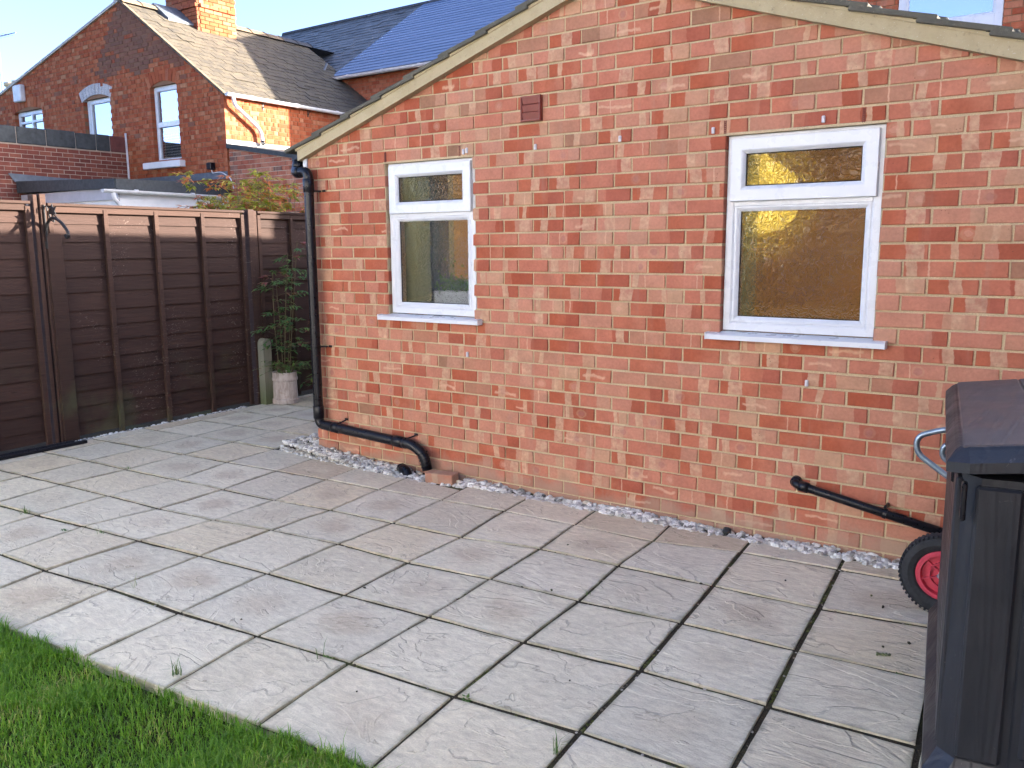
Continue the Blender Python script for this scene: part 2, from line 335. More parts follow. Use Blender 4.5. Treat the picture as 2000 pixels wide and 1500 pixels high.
def fence_mat(name, c1, c2, algae=.5, scratch=.5):
    t = NT(name); p = t.pos(); rr = t.orand()
    _, _, z = t.sep(p)
    q = t.vmath('ADD', p, t.comb(t.math('MULTIPLY', rr, 9.1), t.math('MULTIPLY', rr, 23.0), t.math('MULTIPLY', rr, 5.7)))
    g = t.noise(t.mapping(q, (6, 1.2, 30)), 3.0, 6, .65, .4)
    c = t.mix(g, c1, c2)
    c = t.mix(1, c, t.ramp(rr, [(0, (.82, .82, .82)), (1, (1.15, 1.13, 1.1))]), 'MULTIPLY')
    kn = t.rng(t.voronoi(t.mapping(q, (4, 2.2, 9)), 1.3), .05, .12, 1, 0); c = t.mix(t.math('MULTIPLY', kn, .6), c, (.02, .01, .008))
    c = t.mix(t.math('MULTIPLY', t.rng(t.noise(p, 2.2, 4), .5, .7, 0, algae), t.rng(z, .1, .9, 1, 0)), c, (.075, .08, .04))
    s = t.math('MULTIPLY', t.rng(t.noise(t.mapping(q, (1, 3.2, 7)), 9, 4, .7, 1.2), .61, .66), t.rng(t.noise(p, 1.3, 2), .50, .60)); c = t.mix(t.math('MULTIPLY', s, scratch), c, (.34, .27, .24))
    return t.pbr(c, .82, t.bump(g, .55, .006), spec=.3)
M['fence'] = fence_mat('brown_stained_lap', (.025, .0130, .0100), (.068, .036, .027))
M['fence_post'] = fence_mat('brown_stained_post', (.030, .0155, .0115), (.075, .040, .029), .8, .35)
t = NT('greyed_timber'); p = t.pos(); g = t.noise(t.mapping(p, (22, 22, 2.2)), 2, 6, .6)
c = t.mix(g, (.16, .17, .12), (.34, .33, .26)); _, _, z = t.sep(p); c = t.mix(t.rng(z, 0, .35, .8, 0), c, (.10, .13, .05))
M['grey_timber'] = t.pbr(c, .9, t.bump(g, .5, .006), spec=.2)
def shed_mat(name, c1, c2, rough=.5, axis=(1, 1, .12)):
    t = NT(name); p = t.obj()
    g = t.noise(t.mapping(p, tuple(34*a for a in axis)), 1.0, 6, .6, 1.1)
    rings = t.math('SINE', t.math('MULTIPLY', t.noise(t.mapping(p, tuple(5*a for a in axis)), 1.0, 2, .5, .8), 75))
    c = t.mix(g, c1, c2)
    c = t.mix(t.rng(t.noise(p, 14, 5, .7, 2.0), .66, .70, 0, .22), c, (.32, .28, .28))
    h = t.math('ADD', t.math('MULTIPLY', g, 1.2), t.math('MULTIPLY', rings, .35))
    return t.pbr(c, t.rng(t.noise(p, 6, 3), .3, .7, rough-.1, rough+.12), t.bump(h, .45, .003), spec=.45)
M['shed'] = shed_mat('dark_resin_woodgrain', (.008, .010, .0145), (.021, .023, .030), .44)
M['shed_lid'] = shed_mat('brown_resin_lid', (.06, .048, .046), (.10, .082, .078), .55, (1, .12, 1))
def gravel_mat():
    t = NT('limestone_chip'); r1, r2, r3 = t.sepc(t.attr('rnd')); p = t.pos()
    c = t.ramp(r1, [(0, (.24, .23, .20)), (.25, (.50, .485, .44)), (.6, (.68, .675, .63)), (.9, (.80, .80, .76)), (1, (.60, .53, .42))])
    c = t.mix(1, c, t.ramp(t.noise(p, 90, 4), [(.3, (.75, .75, .75)), (.7, (1.1, 1.1, 1.1))]), 'MULTIPLY')
    return t.pbr(c, .85, spec=.3)
M['gravel'] = gravel_mat()
def obscure(name, ior=1.35, tint=(.97, .98, .96), blur=.64):
    t = NT(name); p = t.obj()
    w = t.noise(p, 7, 2, .5, col=True)
    q = t.vmath('ADD', p, t.vmath('SCALE', t.vmath('SUBTRACT', w, (.5, .5, .5)), .05))
    h = t.noise(t.mapping(q, (1, 1, 1.25)), 30, 1.5, .4, 1.6)
    h = t.math('PINGPONG', t.math('MULTIPLY', h, 4.2), 1.0)
    nb = t.bump(t.rng(h, .05, .95), 1.0, .012)
    rf = t.t.nodes.new('ShaderNodeBsdfRefraction'); rf.inputs['IOR'].default_value = ior; rf.inputs['Roughness'].default_value = .12; t.put(rf.inputs['Color'], tint); t.put(rf.inputs['Normal'], nb)
    gl = t.t.nodes.new('ShaderNodeBsdfGlossy'); gl.inputs['Roughness'].default_value = .06; t.put(gl.inputs['Normal'], nb)
    fr = t.t.nodes.new('ShaderNodeFresnel'); fr.inputs['IOR'].default_value = 1.5; t.put(fr.inputs['Normal'], nb)
    tp = t.t.nodes.new('ShaderNodeBsdfTransparent'); t.put(tp.inputs['Color'], (.95, .97, .96)); m0 = t.t.nodes.new('ShaderNodeMixShader'); m0.inputs[0].default_value = blur
    t.t.links.new(tp.outputs[0], m0.inputs[1]); t.t.links.new(rf.outputs[0], m0.inputs[2])
    mx = t.t.nodes.new('ShaderNodeMixShader')
    for a, b in ((fr.outputs[0], mx.inputs[0]), (m0.outputs[0], mx.inputs[1]), (gl.outputs[0], mx.inputs[2]), (mx.outputs[0], t.out.inputs['Surface'])): t.t.links.new(a, b)
    return t.m
M['obscure'] = obscure('patterned_glass'); M['obscure_light'] = obscure('lightly_patterned_glass', 1.25, (.97, .98, .96), .42)
t = NT('dark_window_glass'); n = t.bump(t.noise(t.pos(), 1.6, 2), .05, .02)
M['glass_dark'] = t.pbr((.02, .025, .03), .03, n, spec=1.0)
t = NT('clear_window_glass')
tr = t.t.nodes.new('ShaderNodeBsdfTransparent'); gl = t.t.nodes.new('ShaderNodeBsdfGlossy'); gl.inputs['Roughness'].default_value = .02
fr = t.t.nodes.new('ShaderNodeFresnel'); fr.inputs['IOR'].default_value = 2.0; mxs = t.t.nodes.new('ShaderNodeMixShader')
for a, b in ((fr.outputs[0], mxs.inputs[0]), (tr.outputs[0], mxs.inputs[1]), (gl.outputs[0], mxs.inputs[2]), (mxs.outputs[0], t.out.inputs['Surface'])): t.t.links.new(a, b)
M['glass_clear'] = t.m
t = NT('sky_reflecting_glass'); n = t.bump(t.noise(t.pos(), 1.3, 2), .06, .02)
gl = t.t.nodes.new('ShaderNodeBsdfGlossy'); gl.inputs['Roughness'].default_value = .015; t.put(gl.inputs['Normal'], n); t.put(gl.inputs['Color'], (.95, .97, 1.0))
df = t.t.nodes.new('ShaderNodeBsdfDiffuse'); t.put(df.inputs['Color'], (.02, .022, .025)); ms = t.t.nodes.new('ShaderNodeMixShader'); ms.inputs[0].default_value = .45
for a, b in ((df.outputs[0], ms.inputs[1]), (gl.outputs[0], ms.inputs[2]), (ms.outputs[0], t.out.inputs['Surface'])): t.t.links.new(a, b)
M['glass_sky'] = t.m
t = NT('half_reflecting_glass')
tr = t.t.nodes.new('ShaderNodeBsdfTransparent'); gl = t.t.nodes.new('ShaderNodeBsdfGlossy'); gl.inputs['Roughness'].default_value = .015
mxs = t.t.nodes.new('ShaderNodeMixShader'); mxs.inputs[0].default_value = .50
for a, b in ((tr.outputs[0], mxs.inputs[1]), (gl.outputs[0], mxs.inputs[2]), (mxs.outputs[0], t.out.inputs['Surface'])): t.t.links.new(a, b)
M['glass_mid'] = t.m
M['room_dark'] = plain('dim_room', (.10, .10, .10), .9)
M['blind'] = plain('pale_blind_slat', (.62, .60, .56), .6, .05)
t = NT('added_lamp_glow'); em = t.t.nodes.new('ShaderNodeEmission'); em.inputs['Color'].default_value = (1.0, .66, .10, 1); em.inputs['Strength'].default_value = .16
t.t.links.new(em.outputs[0], t.out.inputs['Surface']); M['lamp'] = t.m
t = NT('bright_fill_bulb'); em = t.t.nodes.new('ShaderNodeEmission'); em.inputs['Color'].default_value = (1.0, .62, .22, 1); em.inputs['Strength'].default_value = 60.0
t.t.links.new(em.outputs[0], t.out.inputs['Surface']); M['bulb'] = t.m
t = NT('brighter_fill_bulb'); em = t.t.nodes.new('ShaderNodeEmission'); em.inputs['Color'].default_value = (1.0, .66, .26, 1); em.inputs['Strength'].default_value = 80.0
t.t.links.new(em.outputs[0], t.out.inputs['Surface']); M['bulb_b'] = t.m

# ------------------------------------------------------------------ geometry helpers
def thing(name, label, cat, loc=(0, 0, 0), group=None):
    o = bpy.data.objects.new(name, None); o.empty_display_size = .1; COL.objects.link(o); o.location = loc
    o['label'] = label; o['category'] = cat
    if group: o['group'] = group
    return o
def tag(o, label=None, cat=None, group=None, kind=None):
    if label: o['label'] = label
    if cat: o['category'] = cat
    if group: o['group'] = group
    if kind: o['kind'] = kind
    return o
WLOC = {}
def root_loc(o): return Vector(WLOC.get(o.name, tuple(o.location)))
class G:
    """collects polygons for one mesh; per-face uv lists and a per-face random colour are optional"""
    def __init__(self): self.v = []; self.f = []; self.uv = []; self.r = []; self.s = []
    def add(self, vf, rnd=None, uv=None, soot=0.0):
        n = len(self.v); V, F = vf
        self.v.extend(tuple(map(float, a)) for a in V)
        for i, f in enumerate(F):
            self.f.append(tuple(n+j for j in f)); self.r.append(rnd); self.uv.append(uv[i] if uv else None); self.s.append(soot)
        return self
    def build(self, name, mat, parent=None, smooth=False, kind=None, origin=None):
        me = bpy.data.meshes.new(name)
        org = Vector(origin) if origin is not None else Vector((0, 0, 0))
        vv = self.v if origin is None else [(a-org.x, b-org.y, c-org.z) for a, b, c in self.v]
        me.from_pydata(vv, [], self.f)
        if any(x is not None for x in self.uv):
            l = me.uv_layers.new(name='UVMap'); flat = []
            for f, u in zip(self.f, self.uv): flat.extend(u if u is not None else [(.5, .5)]*len(f))
            l.data.foreach_set('uv', np.array(flat, np.float32).ravel())
        if any(x is not None for x in self.r):
            a = me.attributes.new('rnd', 'FLOAT_COLOR', 'FACE')
            a.data.foreach_set('color', np.array([(*(x if x is not None else (.5, .5, .5)), 1) for x in self.r], np.float32).ravel())
        if any(self.s):
            a = me.attributes.new('soot', 'FLOAT', 'FACE'); a.data.foreach_set('value', np.array(self.s, np.float32))
        if smooth: me.polygons.foreach_set('use_smooth', np.ones(len(me.polygons), bool))
        me.materials.append(M[mat] if isinstance(mat, str) else mat); me.update()
        o = bpy.data.objects.new(name, me); COL.objects.link(o)
        o.location = org
        if parent is not None:
            o.parent = parent; o.matrix_parent_inverse = Matrix.Translation(-root_loc(parent))
        if kind: o['kind'] = kind
        WLOC[o.name] = tuple(org)
        return o
def rnd3(): return tuple(rng.random(3))
def obox(c, ax, h, b=0.0):
    c = np.array(c, float); ax = [np.array(a, float) for a in ax]
    if b <= 0:
        V = [c + ax[0]*h[0]*i + ax[1]*h[1]*j + ax[2]*h[2]*k for i in (-1, 1) for j in (-1, 1) for k in (-1, 1)]
        F = [(0, 1, 3, 2), (4, 6, 7, 5), (0, 4, 5, 1), (2, 3, 7, 6), (0, 2, 6, 4), (1, 5, 7, 3)]
        if np.dot(np.cross(ax[0], ax[1]), ax[2]) < 0: F = [f[::-1] for f in F]
        return V, F
    L = []; idx = {}
    for i in (-1, 1):
        for j in (-1, 1):
            for k in (-1, 1):
                for a in range(3):
                    s = [i, j, k]; q = [s[m]*(h[m] - (b if m != a else 0)) for m in range(3)]
                    idx[(i, j, k, a)] = len(L); L.append(q)
    F = []
    for a in range(3):
        o1, o2 = (a+1) % 3, (a+2) % 3
        for s in (-1, 1):
            q = []
            for x, y in ((-1, -1), (1, -1), (1, 1), (-1, 1)):
                k = [0, 0, 0]; k[a] = s; k[o1] = x; k[o2] = y; q.append(idx[(*k, a)])
            F.append(q)
        for x in (-1, 1):
            for y in (-1, 1):
                k0 = [0, 0, 0]; k0[o1] = x; k0[o2] = y; k1 = list(k0); k0[a] = -1; k1[a] = 1
                F.append([idx[(*k0, o1)], idx[(*k1, o1)], idx[(*k1, o2)], idx[(*k0, o2)]])
    for i in (-1, 1):
        for j in (-1, 1):
            for k in (-1, 1): F.append([idx[(i, j, k, a)] for a in range(3)])
    A = np.array(L); out = []
    flip = np.dot(np.cross(ax[0], ax[1]), ax[2]) < 0
    for f in F:
        p = A[f]; n = np.cross(p[1]-p[0], p[2]-p[0])
        neg = np.dot(n, p.mean(0)) < 0
        if neg != flip: f = f[::-1]
        out.append(tuple(f))
    return [c + ax[0]*q[0] + ax[1]*q[1] + ax[2]*q[2] for q in L], out
E3 = ((1, 0, 0), (0, 1, 0), (0, 0, 1))
def box(x0, x1, y0, y1, z0, z1, b=0.0):
    return obox(((x0+x1)/2, (y0+y1)/2, (z0+z1)/2), E3, (abs(x1-x0)/2, abs(y1-y0)/2, abs(z1-z0)/2), b)
def tube(pts, r, n=8, cap=True):
    P = [np.array(p, float) for p in pts]; m = len(P)
    rs = r if isinstance(r, (list, tuple)) else [r]*m
    T = []
    for i in range(m):
        d = P[min(i+1, m-1)] - P[max(i-1, 0)]; T.append(d/(np.linalg.norm(d)+1e-12))
    up = np.array([0, 0, 1.0]) if abs(T[0][2]) < .9 else np.array([1.0, 0, 0])
    nx = np.cross(T[0], up); nx /= np.linalg.norm(nx)
    V = []; F = []
    for i in range(m):
        nx = nx - T[i]*np.dot(nx, T[i]); nx /= np.linalg.norm(nx); ny = np.cross(T[i], nx)
        for k in range(n):
            a = 2*math.pi*k/n; V.append(P[i] + rs[i]*(math.cos(a)*nx + math.sin(a)*ny))
    for i in range(m-1):
        for k in range(n):
            F.append((i*n+k, i*n+(k+1) % n, (i+1)*n+(k+1) % n, (i+1)*n+k))
    if cap: F.append(tuple(range(n))[::-1]); F.append(tuple((m-1)*n+k for k in range(n)))
    return V, F
def bend(pts, rad, seg=5):
    """round the corners of a polyline"""
    P = [np.array(p, float) for p in pts]; out = [P[0]]
    for i in range(1, len(P)-1):
        a = P[i-1]-P[i]; b = P[i+1]-P[i]; la, lb = np.linalg.norm(a), np.linalg.norm(b); d = min(rad, la*.49, lb*.49)
        p0 = P[i]+a/la*d; p1 = P[i]+b/lb*d
        for k in range(seg+1):
            t_ = k/seg; out.append((1-t_)**2*p0 + 2*t_*(1-t_)*P[i] + t_**2*p1)
    out.append(P[-1]); return out
def lathe(prof, c, n=24, axis=2):
    V = []; F = []; c = np.array(c, float)
    for r, h in prof:
        for k in range(n):
            a = 2*math.pi*k/n; q = [r*math.cos(a), r*math.sin(a), h]
            if axis == 1: q = [q[0], q[2], -q[1]]
            elif axis == 0: q = [q[2], q[0], q[1]]
            V.append(c+q)
    for i in range(len(prof)-1):
        for k in range(n): F.append((i*n+k, i*n+(k+1) % n, (i+1)*n+(k+1) % n, (i+1)*n+k))
    return V, F
def prism(poly, ext):
    n = len(poly); V = [np.array(p, float) for p in poly]; e = np.array(ext, float); V += [p+e for p in V]
    nn = np.cross(V[1]-V[0], V[2]-V[0]); F = [tuple(range(n))[::-1], tuple(range(n, 2*n))]
    F += [(i, (i+1) % n, n+(i+1) % n, n+i) for i in range(n)]
    if np.dot(nn, e) < 0: F = [f[::-1] for f in F]
    return V, F
def clip(poly, a, b, c):
    """keep the part of a 2-D polygon where a*x + b*y <= c"""
    out = []
    for i in range(len(poly)):
        p, q = poly[i], poly[(i+1) % len(poly)]; dp = a*p[0]+b*p[1]-c; dq = a*q[0]+b*q[1]-c
        if dp <= 0: out.append(p)
        if (dp < 0 < dq) or (dq < 0 < dp):
            s = dp/(dp-dq); out.append((p[0]+s*(q[0]-p[0]), p[1]+s*(q[1]-p[1])))
    return out
def ring(x0, x1, z0, z1, w, yf, yb, bead=.016, bd=.012, y_sign=1):
    """a rectangular frame in the XZ plane: outer edge, face of width w, splayed bead"""
    loops = [(0, yb), (0, yf+.003), (.003, yf), (w-bead, yf), (w-bead*.6, yf+.004), (w, yf+bd), (w, yb)]
    V = []; F = []
    for i, y in loops: V += [(x0+i, y, z0+i), (x1-i, y, z0+i), (x1-i, y, z1-i), (x0+i, y, z1-i)]
    for k in range(len(loops)-1):
        for j in range(4): F.append((k*4+j, k*4+(j+1) % 4, (k+1)*4+(j+1) % 4, (k+1)*4+j))
    F = [f[::-1] for f in F]
    return V, F

# ------------------------------------------------------------------ brickwork
GA = 0.08225; BP = 0.225
def brickwork(parent, wall_part_name, org, ud, nd, u0, u1, z0, z1, mat, mmat, halfplanes=(), holes=(), limit=300, gauge=GA, pitch=BP, phase=0.0,
              bond='stretcher', joint=.011, proud=.0035, zref=None, sootf=None, back=.10, vis=None, bevel=.003, jmort=.007):
    org = np.array(org, float); ud = np.array(ud, float); nd = np.array(nd, float); zz = np.array([0, 0, 1.0])
    W3 = lambda u, z, d: org + ud*u + zz*z + nd*d
    zr = z0 if zref is None else zref
    flip = np.dot(np.cross(ud, zz), nd) < 0
    cells = []
    r0 = math.floor((z0-zr)/gauge+1e-6); r1 = math.ceil((z1-zr)/gauge-1e-6)
    for r in range(r0, r1):
        za, zb = zr+r*gauge, zr+(r+1)*gauge
        segs = []
        if bond == 'stretcher':
            ph = phase + (pitch/2 if r % 2 else 0); k = math.floor((u0-ph)/pitch)-1
            while ph+k*pitch < u1: segs.append((ph+k*pitch, ph+(k+1)*pitch)); k += 1
        else:
            per = pitch*1.5; ph = phase + (per/2 if r % 2 else 0) ; k = math.floor((u0-ph)/per)-1
            while ph+k*per < u1:
                a = ph+k*per; segs += [(a, a+pitch), (a+pitch, a+per)]; k += 1
        for a, b in segs:
            a = max(a, u0); b = min(b, u1)
            if b-a < .02: continue
            parts = [(a, b)]
            for (hx0, hx1, hz0, hz1) in holes:
                if hz0 < (za+zb)/2 < hz1:
                    q = []
                    for s, e in parts:
                        if e <= hx0 or s >= hx1: q.append((s, e)); continue
                        if s < hx0: q.append((s, hx0))
                        if e > hx1: q.append((hx1, e))
                    parts = q
            for s, e in parts:
                if e-s < .022: continue
                he = [h[0] for h in holes if h[2] < (za+zb)/2 < h[3]]+[u1]; hs = [h[1] for h in holes if h[2] < (za+zb)/2 < h[3]]+[u0]
                cells.append((s, e, max(za, z0), min(zb, z1), a, b, any(abs(s-q) < 1e-6 for q in hs), any(abs(e-q) < 1e-6 for q in he)))
    items = []; mg = G()
    for s, e, za, zb, a, b, fs, fe in cells:
        ms_, me_ = (s+.006 if fs else s), (e-.006 if fe else e)
        pl = [(ms_, za), (me_, za), (me_, zb), (ms_, zb)]
        mp_ = pl
        for h in halfplanes: mp_ = clip(mp_, *h) if len(mp_) > 2 else mp_
        if len(mp_) < 3: continue
        mg.add(prism([W3(u, z, -back) for u, z in mp_], nd*(back-jmort)))
        j = joint/2 + rng.uniform(-.0015, .0015)
        if zb-za < joint+.006: continue
        jl, jr = (0 if fs else j), (0 if fe else j)
        bp = [(s+jl, za+j), (e-jr, za+j), (e-jr, zb-j), (s+jl, zb-j)]
        for h in halfplanes: bp = clip(bp, h[0], h[1], h[2]-.004) if len(bp) > 2 else bp
        if len(bp) < 3: continue
        ar = 0.5*abs(sum(bp[i][0]*bp[(i+1) % len(bp)][1]-bp[(i+1) % len(bp)][0]*bp[i][1] for i in range(len(bp))))
        if ar < 4e-4: continue
        cu = sum(p[0] for p in bp)/len(bp); cz = sum(p[1] for p in bp)/len(bp)
        d = rng.uniform(-proud*.6, proud); tx, tz = rng.uniform(-.012, .012), rng.uniform(-.02, .02)
        n = len(bp); V = []; uvv = []
        jit = [(rng.uniform(-.0012, .0012), rng.uniform(-.0012, .0012)) for _ in bp]
        for q, (ins, dep) in enumerate(((0, -back), (0, -bevel), (bevel, 0))):
            for (u, z), (ju, jz) in zip(bp, jit):
                uu = u+(ju if q else 0) + (ins if u < cu else -ins); z_ = z+(jz if q else 0) + (ins if z < cz else -ins)
                dd = dep + (d + (u-cu)*tx + (z-cz)*tz if q else 0)
                V.append(W3(uu, z_, dd)); uvv.append(((uu-a)/(b-a), (z_-za)/max(zb-za, .01)))
        F = [tuple(2*n+i for i in range(n))] + [(k*n+i, k*n+(i+1) % n, (k+1)*n+(i+1) % n, (k+1)*n+i) for k in (0, 1) for i in range(n)]
        if flip: F = [f[::-1] for f in F]
        UV = [[uvv[i] for i in f] for f in F]
        soot = sootf(cu, cz) if sootf else 0.0
        px, py, dp = project(W3(cu, cz, 0))
        seen = (vis is None or vis(cu, cz)) and dp > .1 and -30 < px < 2030 and -30 < py < 1530
        items.append(((ar/dp**2 if seen else 0.0), (V, F), rnd3(), UV, soot))
    items.sort(key=lambda x: -x[0])
    wall = mg.build(wall_part_name, mmat, parent)
    k = 0; rest = G()
    for sc, vf, rr, UV, soot in items:
        if k < limit and sc > 0:
            G().add(vf, rr, UV, soot).build('brick', mat, wall); k += 1
        else: rest.add(vf, rr, UV, soot)
    if rest.f: rest.build('brickwork', mat, wall, kind='stuff')
    return wall, k

# ================================================================== THE SETTING
g = G().add(([(-400, -400, -.05), (400, -400, -.05), (400, 400, -.05), (-400, 400, -.05)], [(0, 1, 2, 3)]))
tag(g.build('ground', 'earth'), kind='structure')
# patio: a bed of soil with paving slabs laid on it
patio = G().add(([(-2.6, -3.05, -.0065), (6.5, -2.6, -.0065), (6.5, .3, -.0065), (-.12, .3, -.0065), (-.12, 3.6, -.0065), (-2.6, 3.6, -.0065)], [(0, 1, 2, 3, 4, 5)])).build('patio', 'soil')
tag(patio, kind='structure')
sS, sX, sY, sA = .4857, .6911, -2.9499, .0780
def ideal(k, i): return (sX+sS*(k*math.cos(sA)-i*math.sin(sA)), sY+sS*(k*math.sin(sA)+i*math.cos(sA)))
def onground(u, v):
    d = np.array([(u-1000)/FPX, -(v-750)/FPX, 1.0]) @ CM
    p = CAM + d*(-CAM[2]/d[2]); return p[0], p[1]
# joint crossings surveyed on site: row -> {column: sight}
SURVEY = {1: {0: (87, 1114), 1: (215, 1150), 2: (350, 1196), 3: (502, 1242), 4: (682, 1295), 5: (887, 1360), 6: (1132, 1430)},
          2: {1: (390, 1086), 2: (522, 1120), 3: (672, 1162), 4: (837, 1205), 5: (1022, 1255), 6: (1250, 1310), 7: (1500, 1380), 0: (270, 1056), -1: (162, 1028)},
          3: {7: (1555, 1270), 6: (1330, 1217), 5: (1130, 1174), 4: (957, 1131), 3: (797, 1099), 2: (660, 1062), 1: (530, 1035), 0: (417, 1016), -1: (310, 993), -2: (212, 968), -3: (120, 946)},
          4: {7: (1600, 1189), 6: (1392, 1144), 5: (1207, 1105), 4: (1055, 1072), 3: (900, 1050), 2: (767, 1022), 1: (645, 996), 0: (535, 977), -1: (435, 956), -2: (345, 937), -3: (245, 917)},
          5: {5: (1275, 1057), 4: (1122, 1025), 3: (985, 998), 2: (862, 977), 1: (740, 956), 0: (637, 936), -1: (540, 919)}}
KN = {}
for i in range(-1, 13):
    for k in range(-7, 12):
        x, y = ideal(k, i)
        s = SURVEY.get(i, {}).get(k)
        if s is not None:
            gx, gy = onground(*s)
            if math.hypot(gx-x, gy-y) < .09: x, y = gx, gy
        KN[k, i] = (x, y)
def make_slab(poly, full):
    """one riven slab: a grid top with uneven edges on a thin skirt"""
    GS = [0, .006, .17, .34, .5, .66, .83, .994, 1]; n = len(GS)-1; zt = rng.uniform(-.0012, .0030); tx, ty = rng.uniform(-.005, .005, 2)
    cx = sum(p[0] for p in poly)/len(poly); cy_ = sum(p[1] for p in poly)/len(poly)
    V = []; F = []; UV = []
    if full:
        a, b, c, d = [np.array(p) for p in poly]; ph = rng.uniform(0, 6, 8)
        for j in range(n+1):
            for i in range(n+1):
                s, q = GS[i], GS[j]; P = (a*(1-s)+b*s)*(1-q)+(d*(1-s)+c*s)*q
                ed = min(i, n-i, j, n-j)
                if ed == 0: P = P + (np.array([cx, cy_])-P)*(.006 + .008*math.sin(7*s+ph[0]+9*q+ph[1])*math.sin(13*s+ph[2]+11*q))
                z = zt+(P[0]-cx)*tx+(P[1]-cy_)*ty + .0016*math.sin(9*P[0]+ph[3])*math.sin(8*P[1]+ph[4]) + .001*math.sin(23*P[0]+17*P[1]+ph[5])
                if ed == 0: z -= .0035
                V.append((P[0], P[1], z))
        idx = lambda i, j: j*(n+1)+i
        for j in range(n):
            for i in range(n):
                F.append((idx(i, j), idx(i+1, j), idx(i+1, j+1), idx(i, j+1))); UV.append([(GS[i], GS[j]), (GS[i+1], GS[j]), (GS[i+1], GS[j+1]), (GS[i], GS[j+1])])
        rim = [idx(i, 0) for i in range(n)]+[idx(n, j) for j in range(n)]+[idx(i, n) for i in range(n, 0, -1)]+[idx(0, j) for j in range(n, 0, -1)]
    else:
        m = len(poly)
        for ins, dz in ((0, -.0035), (.008, 0)):
            for p in poly:
                d_ = math.hypot(cx-p[0], cy_-p[1])+1e-6; V.append((p[0]+(cx-p[0])*ins/d_, p[1]+(cy_-p[1])*ins/d_, zt+dz))
        F.append(tuple(range(m, 2*m))); UV.append([(.5, .5)]*m)
        for i in range(m): F.append((i, (i+1) % m, m+(i+1) % m, m+i)); UV.append([(.5, .5)]*4)
        rim = list(range(m))
    b0 = len(V)
    for r in rim: V.append((V[r][0], V[r][1], -.04))
    L = len(rim)
    for i in range(L): F.append((rim[i], b0+i, b0+(i+1) % L, rim[(i+1) % L])[::-1] if False else (b0+i, b0+(i+1) % L, rim[(i+1) % L], rim[i])); UV.append([(.0, .0)]*4)
    gg = G(); gg.add((V, F), None, UV); gg.build('paving_slab', 'slab', patio)
FX = lambda y: -2.219 - .0448*y          # face of the fence at a given Y
for (k, i) in list(KN):
    if (k+1, i+1) not in KN or (k+1, i) not in KN or (k, i+1) not in KN: continue
    if i < 0 or i > 10: continue
    q = [KN[k, i], KN[k+1, i], KN[k+1, i+1], KN[k, i+1]]
    cx = sum(p[0] for p in q)/4; cy = sum(p[1] for p in q)/4
    if cx > 6.2: continue
    e1 = np.array(q[1])-np.array(q[0]); e1 /= np.linalg.norm(e1); e2 = np.array(q[3])-np.array(q[0]); e2 /= np.linalg.norm(e2)
    jl = .0090 if k >= 6 else .0060; jr = .0090 if k >= 5 else .0060; jb = .0105 + rng.uniform(-.002, .002)
    poly = [tuple(np.array(p)+e1*(jl if n_ in (0, 3) else -jr)+e2*(jb if n_ in (0, 1) else -jb)) for n_, p in enumerate(q)]
    full = list(poly)
    fx = FX(cy)+.075
    poly = clip(poly, -1, 0, -fx)
    if cx > 1.35: poly = clip(poly, 0, 1, -.105) if poly else poly
    elif cx > -.30 and cy < .3:
        if cy > -.6: poly = clip(poly, .06, 1, -.117 if cx < .75 else -.135)
        if cx > .72 and cy > -.6 and poly: poly = clip(poly, 0, 1, -.20 if cx < 1.0 else -.145)
    elif cy > .0: poly = clip(poly, 1, 0, -.20)
    if len(poly) < 3: continue
    area = .5*abs(sum(poly[a][0]*poly[(a+1) % len(poly)][1]-poly[(a+1) % len(poly)][0]*poly[a][1] for a in range(len(poly))))
    if area < .004: continue
    make_slab(poly, len(poly) == 4 and all(abs(a[0]-b[0])+abs(a[1]-b[1]) < 1e-6 for a, b in zip(poly, full)))
# crumbs of soil and cushions of moss lodged in the joints
cg1 = G(); cg2 = G()
def stone_flat(gr, c, s_, r_):
    n = 6; rot = rng.uniform(0, 6.3); V = []
    for zz, rr in ((-.3, 1.0), (.25, .9), (.55, .45)):
        for k_ in range(n):
            a_ = 2*math.pi*k_/n+rot; r = s_*rr*rng.uniform(.75, 1.2); V.append((c[0]+r*math.cos(a_), c[1]+r*math.sin(a_), c[2]+zz*s_*.8))
    F = [(i_*n+k_, i_*n+(k_+1) % n, (i_+1)*n+(k_+1) % n, (i_+1)*n+k_) for i_ in range(2) for k_ in range(n)]+[tuple(2*n+k_ for k_ in range(n))]
    gr.add((V, F), r_)
for (k, i) in list(KN):
    for nb_ in ((k+1, i), (k, i+1)):
        if nb_ not in KN or i > 5 or i < 1 or k < -5 or k > 8: continue
        p0, p1 = np.array(KN[k, i]), np.array(KN[nb_]); dens_ = rng.choice([2, 5, 9, 16], p=[.3, .35, .25, .1])
        for _ in range(dens_):
            t_ = rng.random(); c = p0+(p1-p0)*t_+rng.normal(0, .005, 2)
            if c[0] > 4.3 or c[1] > -.15: continue
            stone_flat(cg1, (c[0], c[1], -.006), rng.uniform(.003, .008), rnd3())
        if rng.random() < .55:
            t0_ = rng.random()
            for _ in range(rng.integers(4, 22)):
                t_ = t0_+rng.normal(0, .07); c = p0+(p1-p0)*t_+rng.normal(0, .0035, 2)
                if 0 < t_ < 1 and c[0] < 4.3 and c[1] < -.15: stone_flat(cg2, (c[0], c[1], -.006), rng.uniform(.003, .0075), rnd3())
cg1.build('joint_crumbs', 'crumb', patio, kind='stuff'); cg2.build('joint_moss', 'moss', patio, kind='stuff')
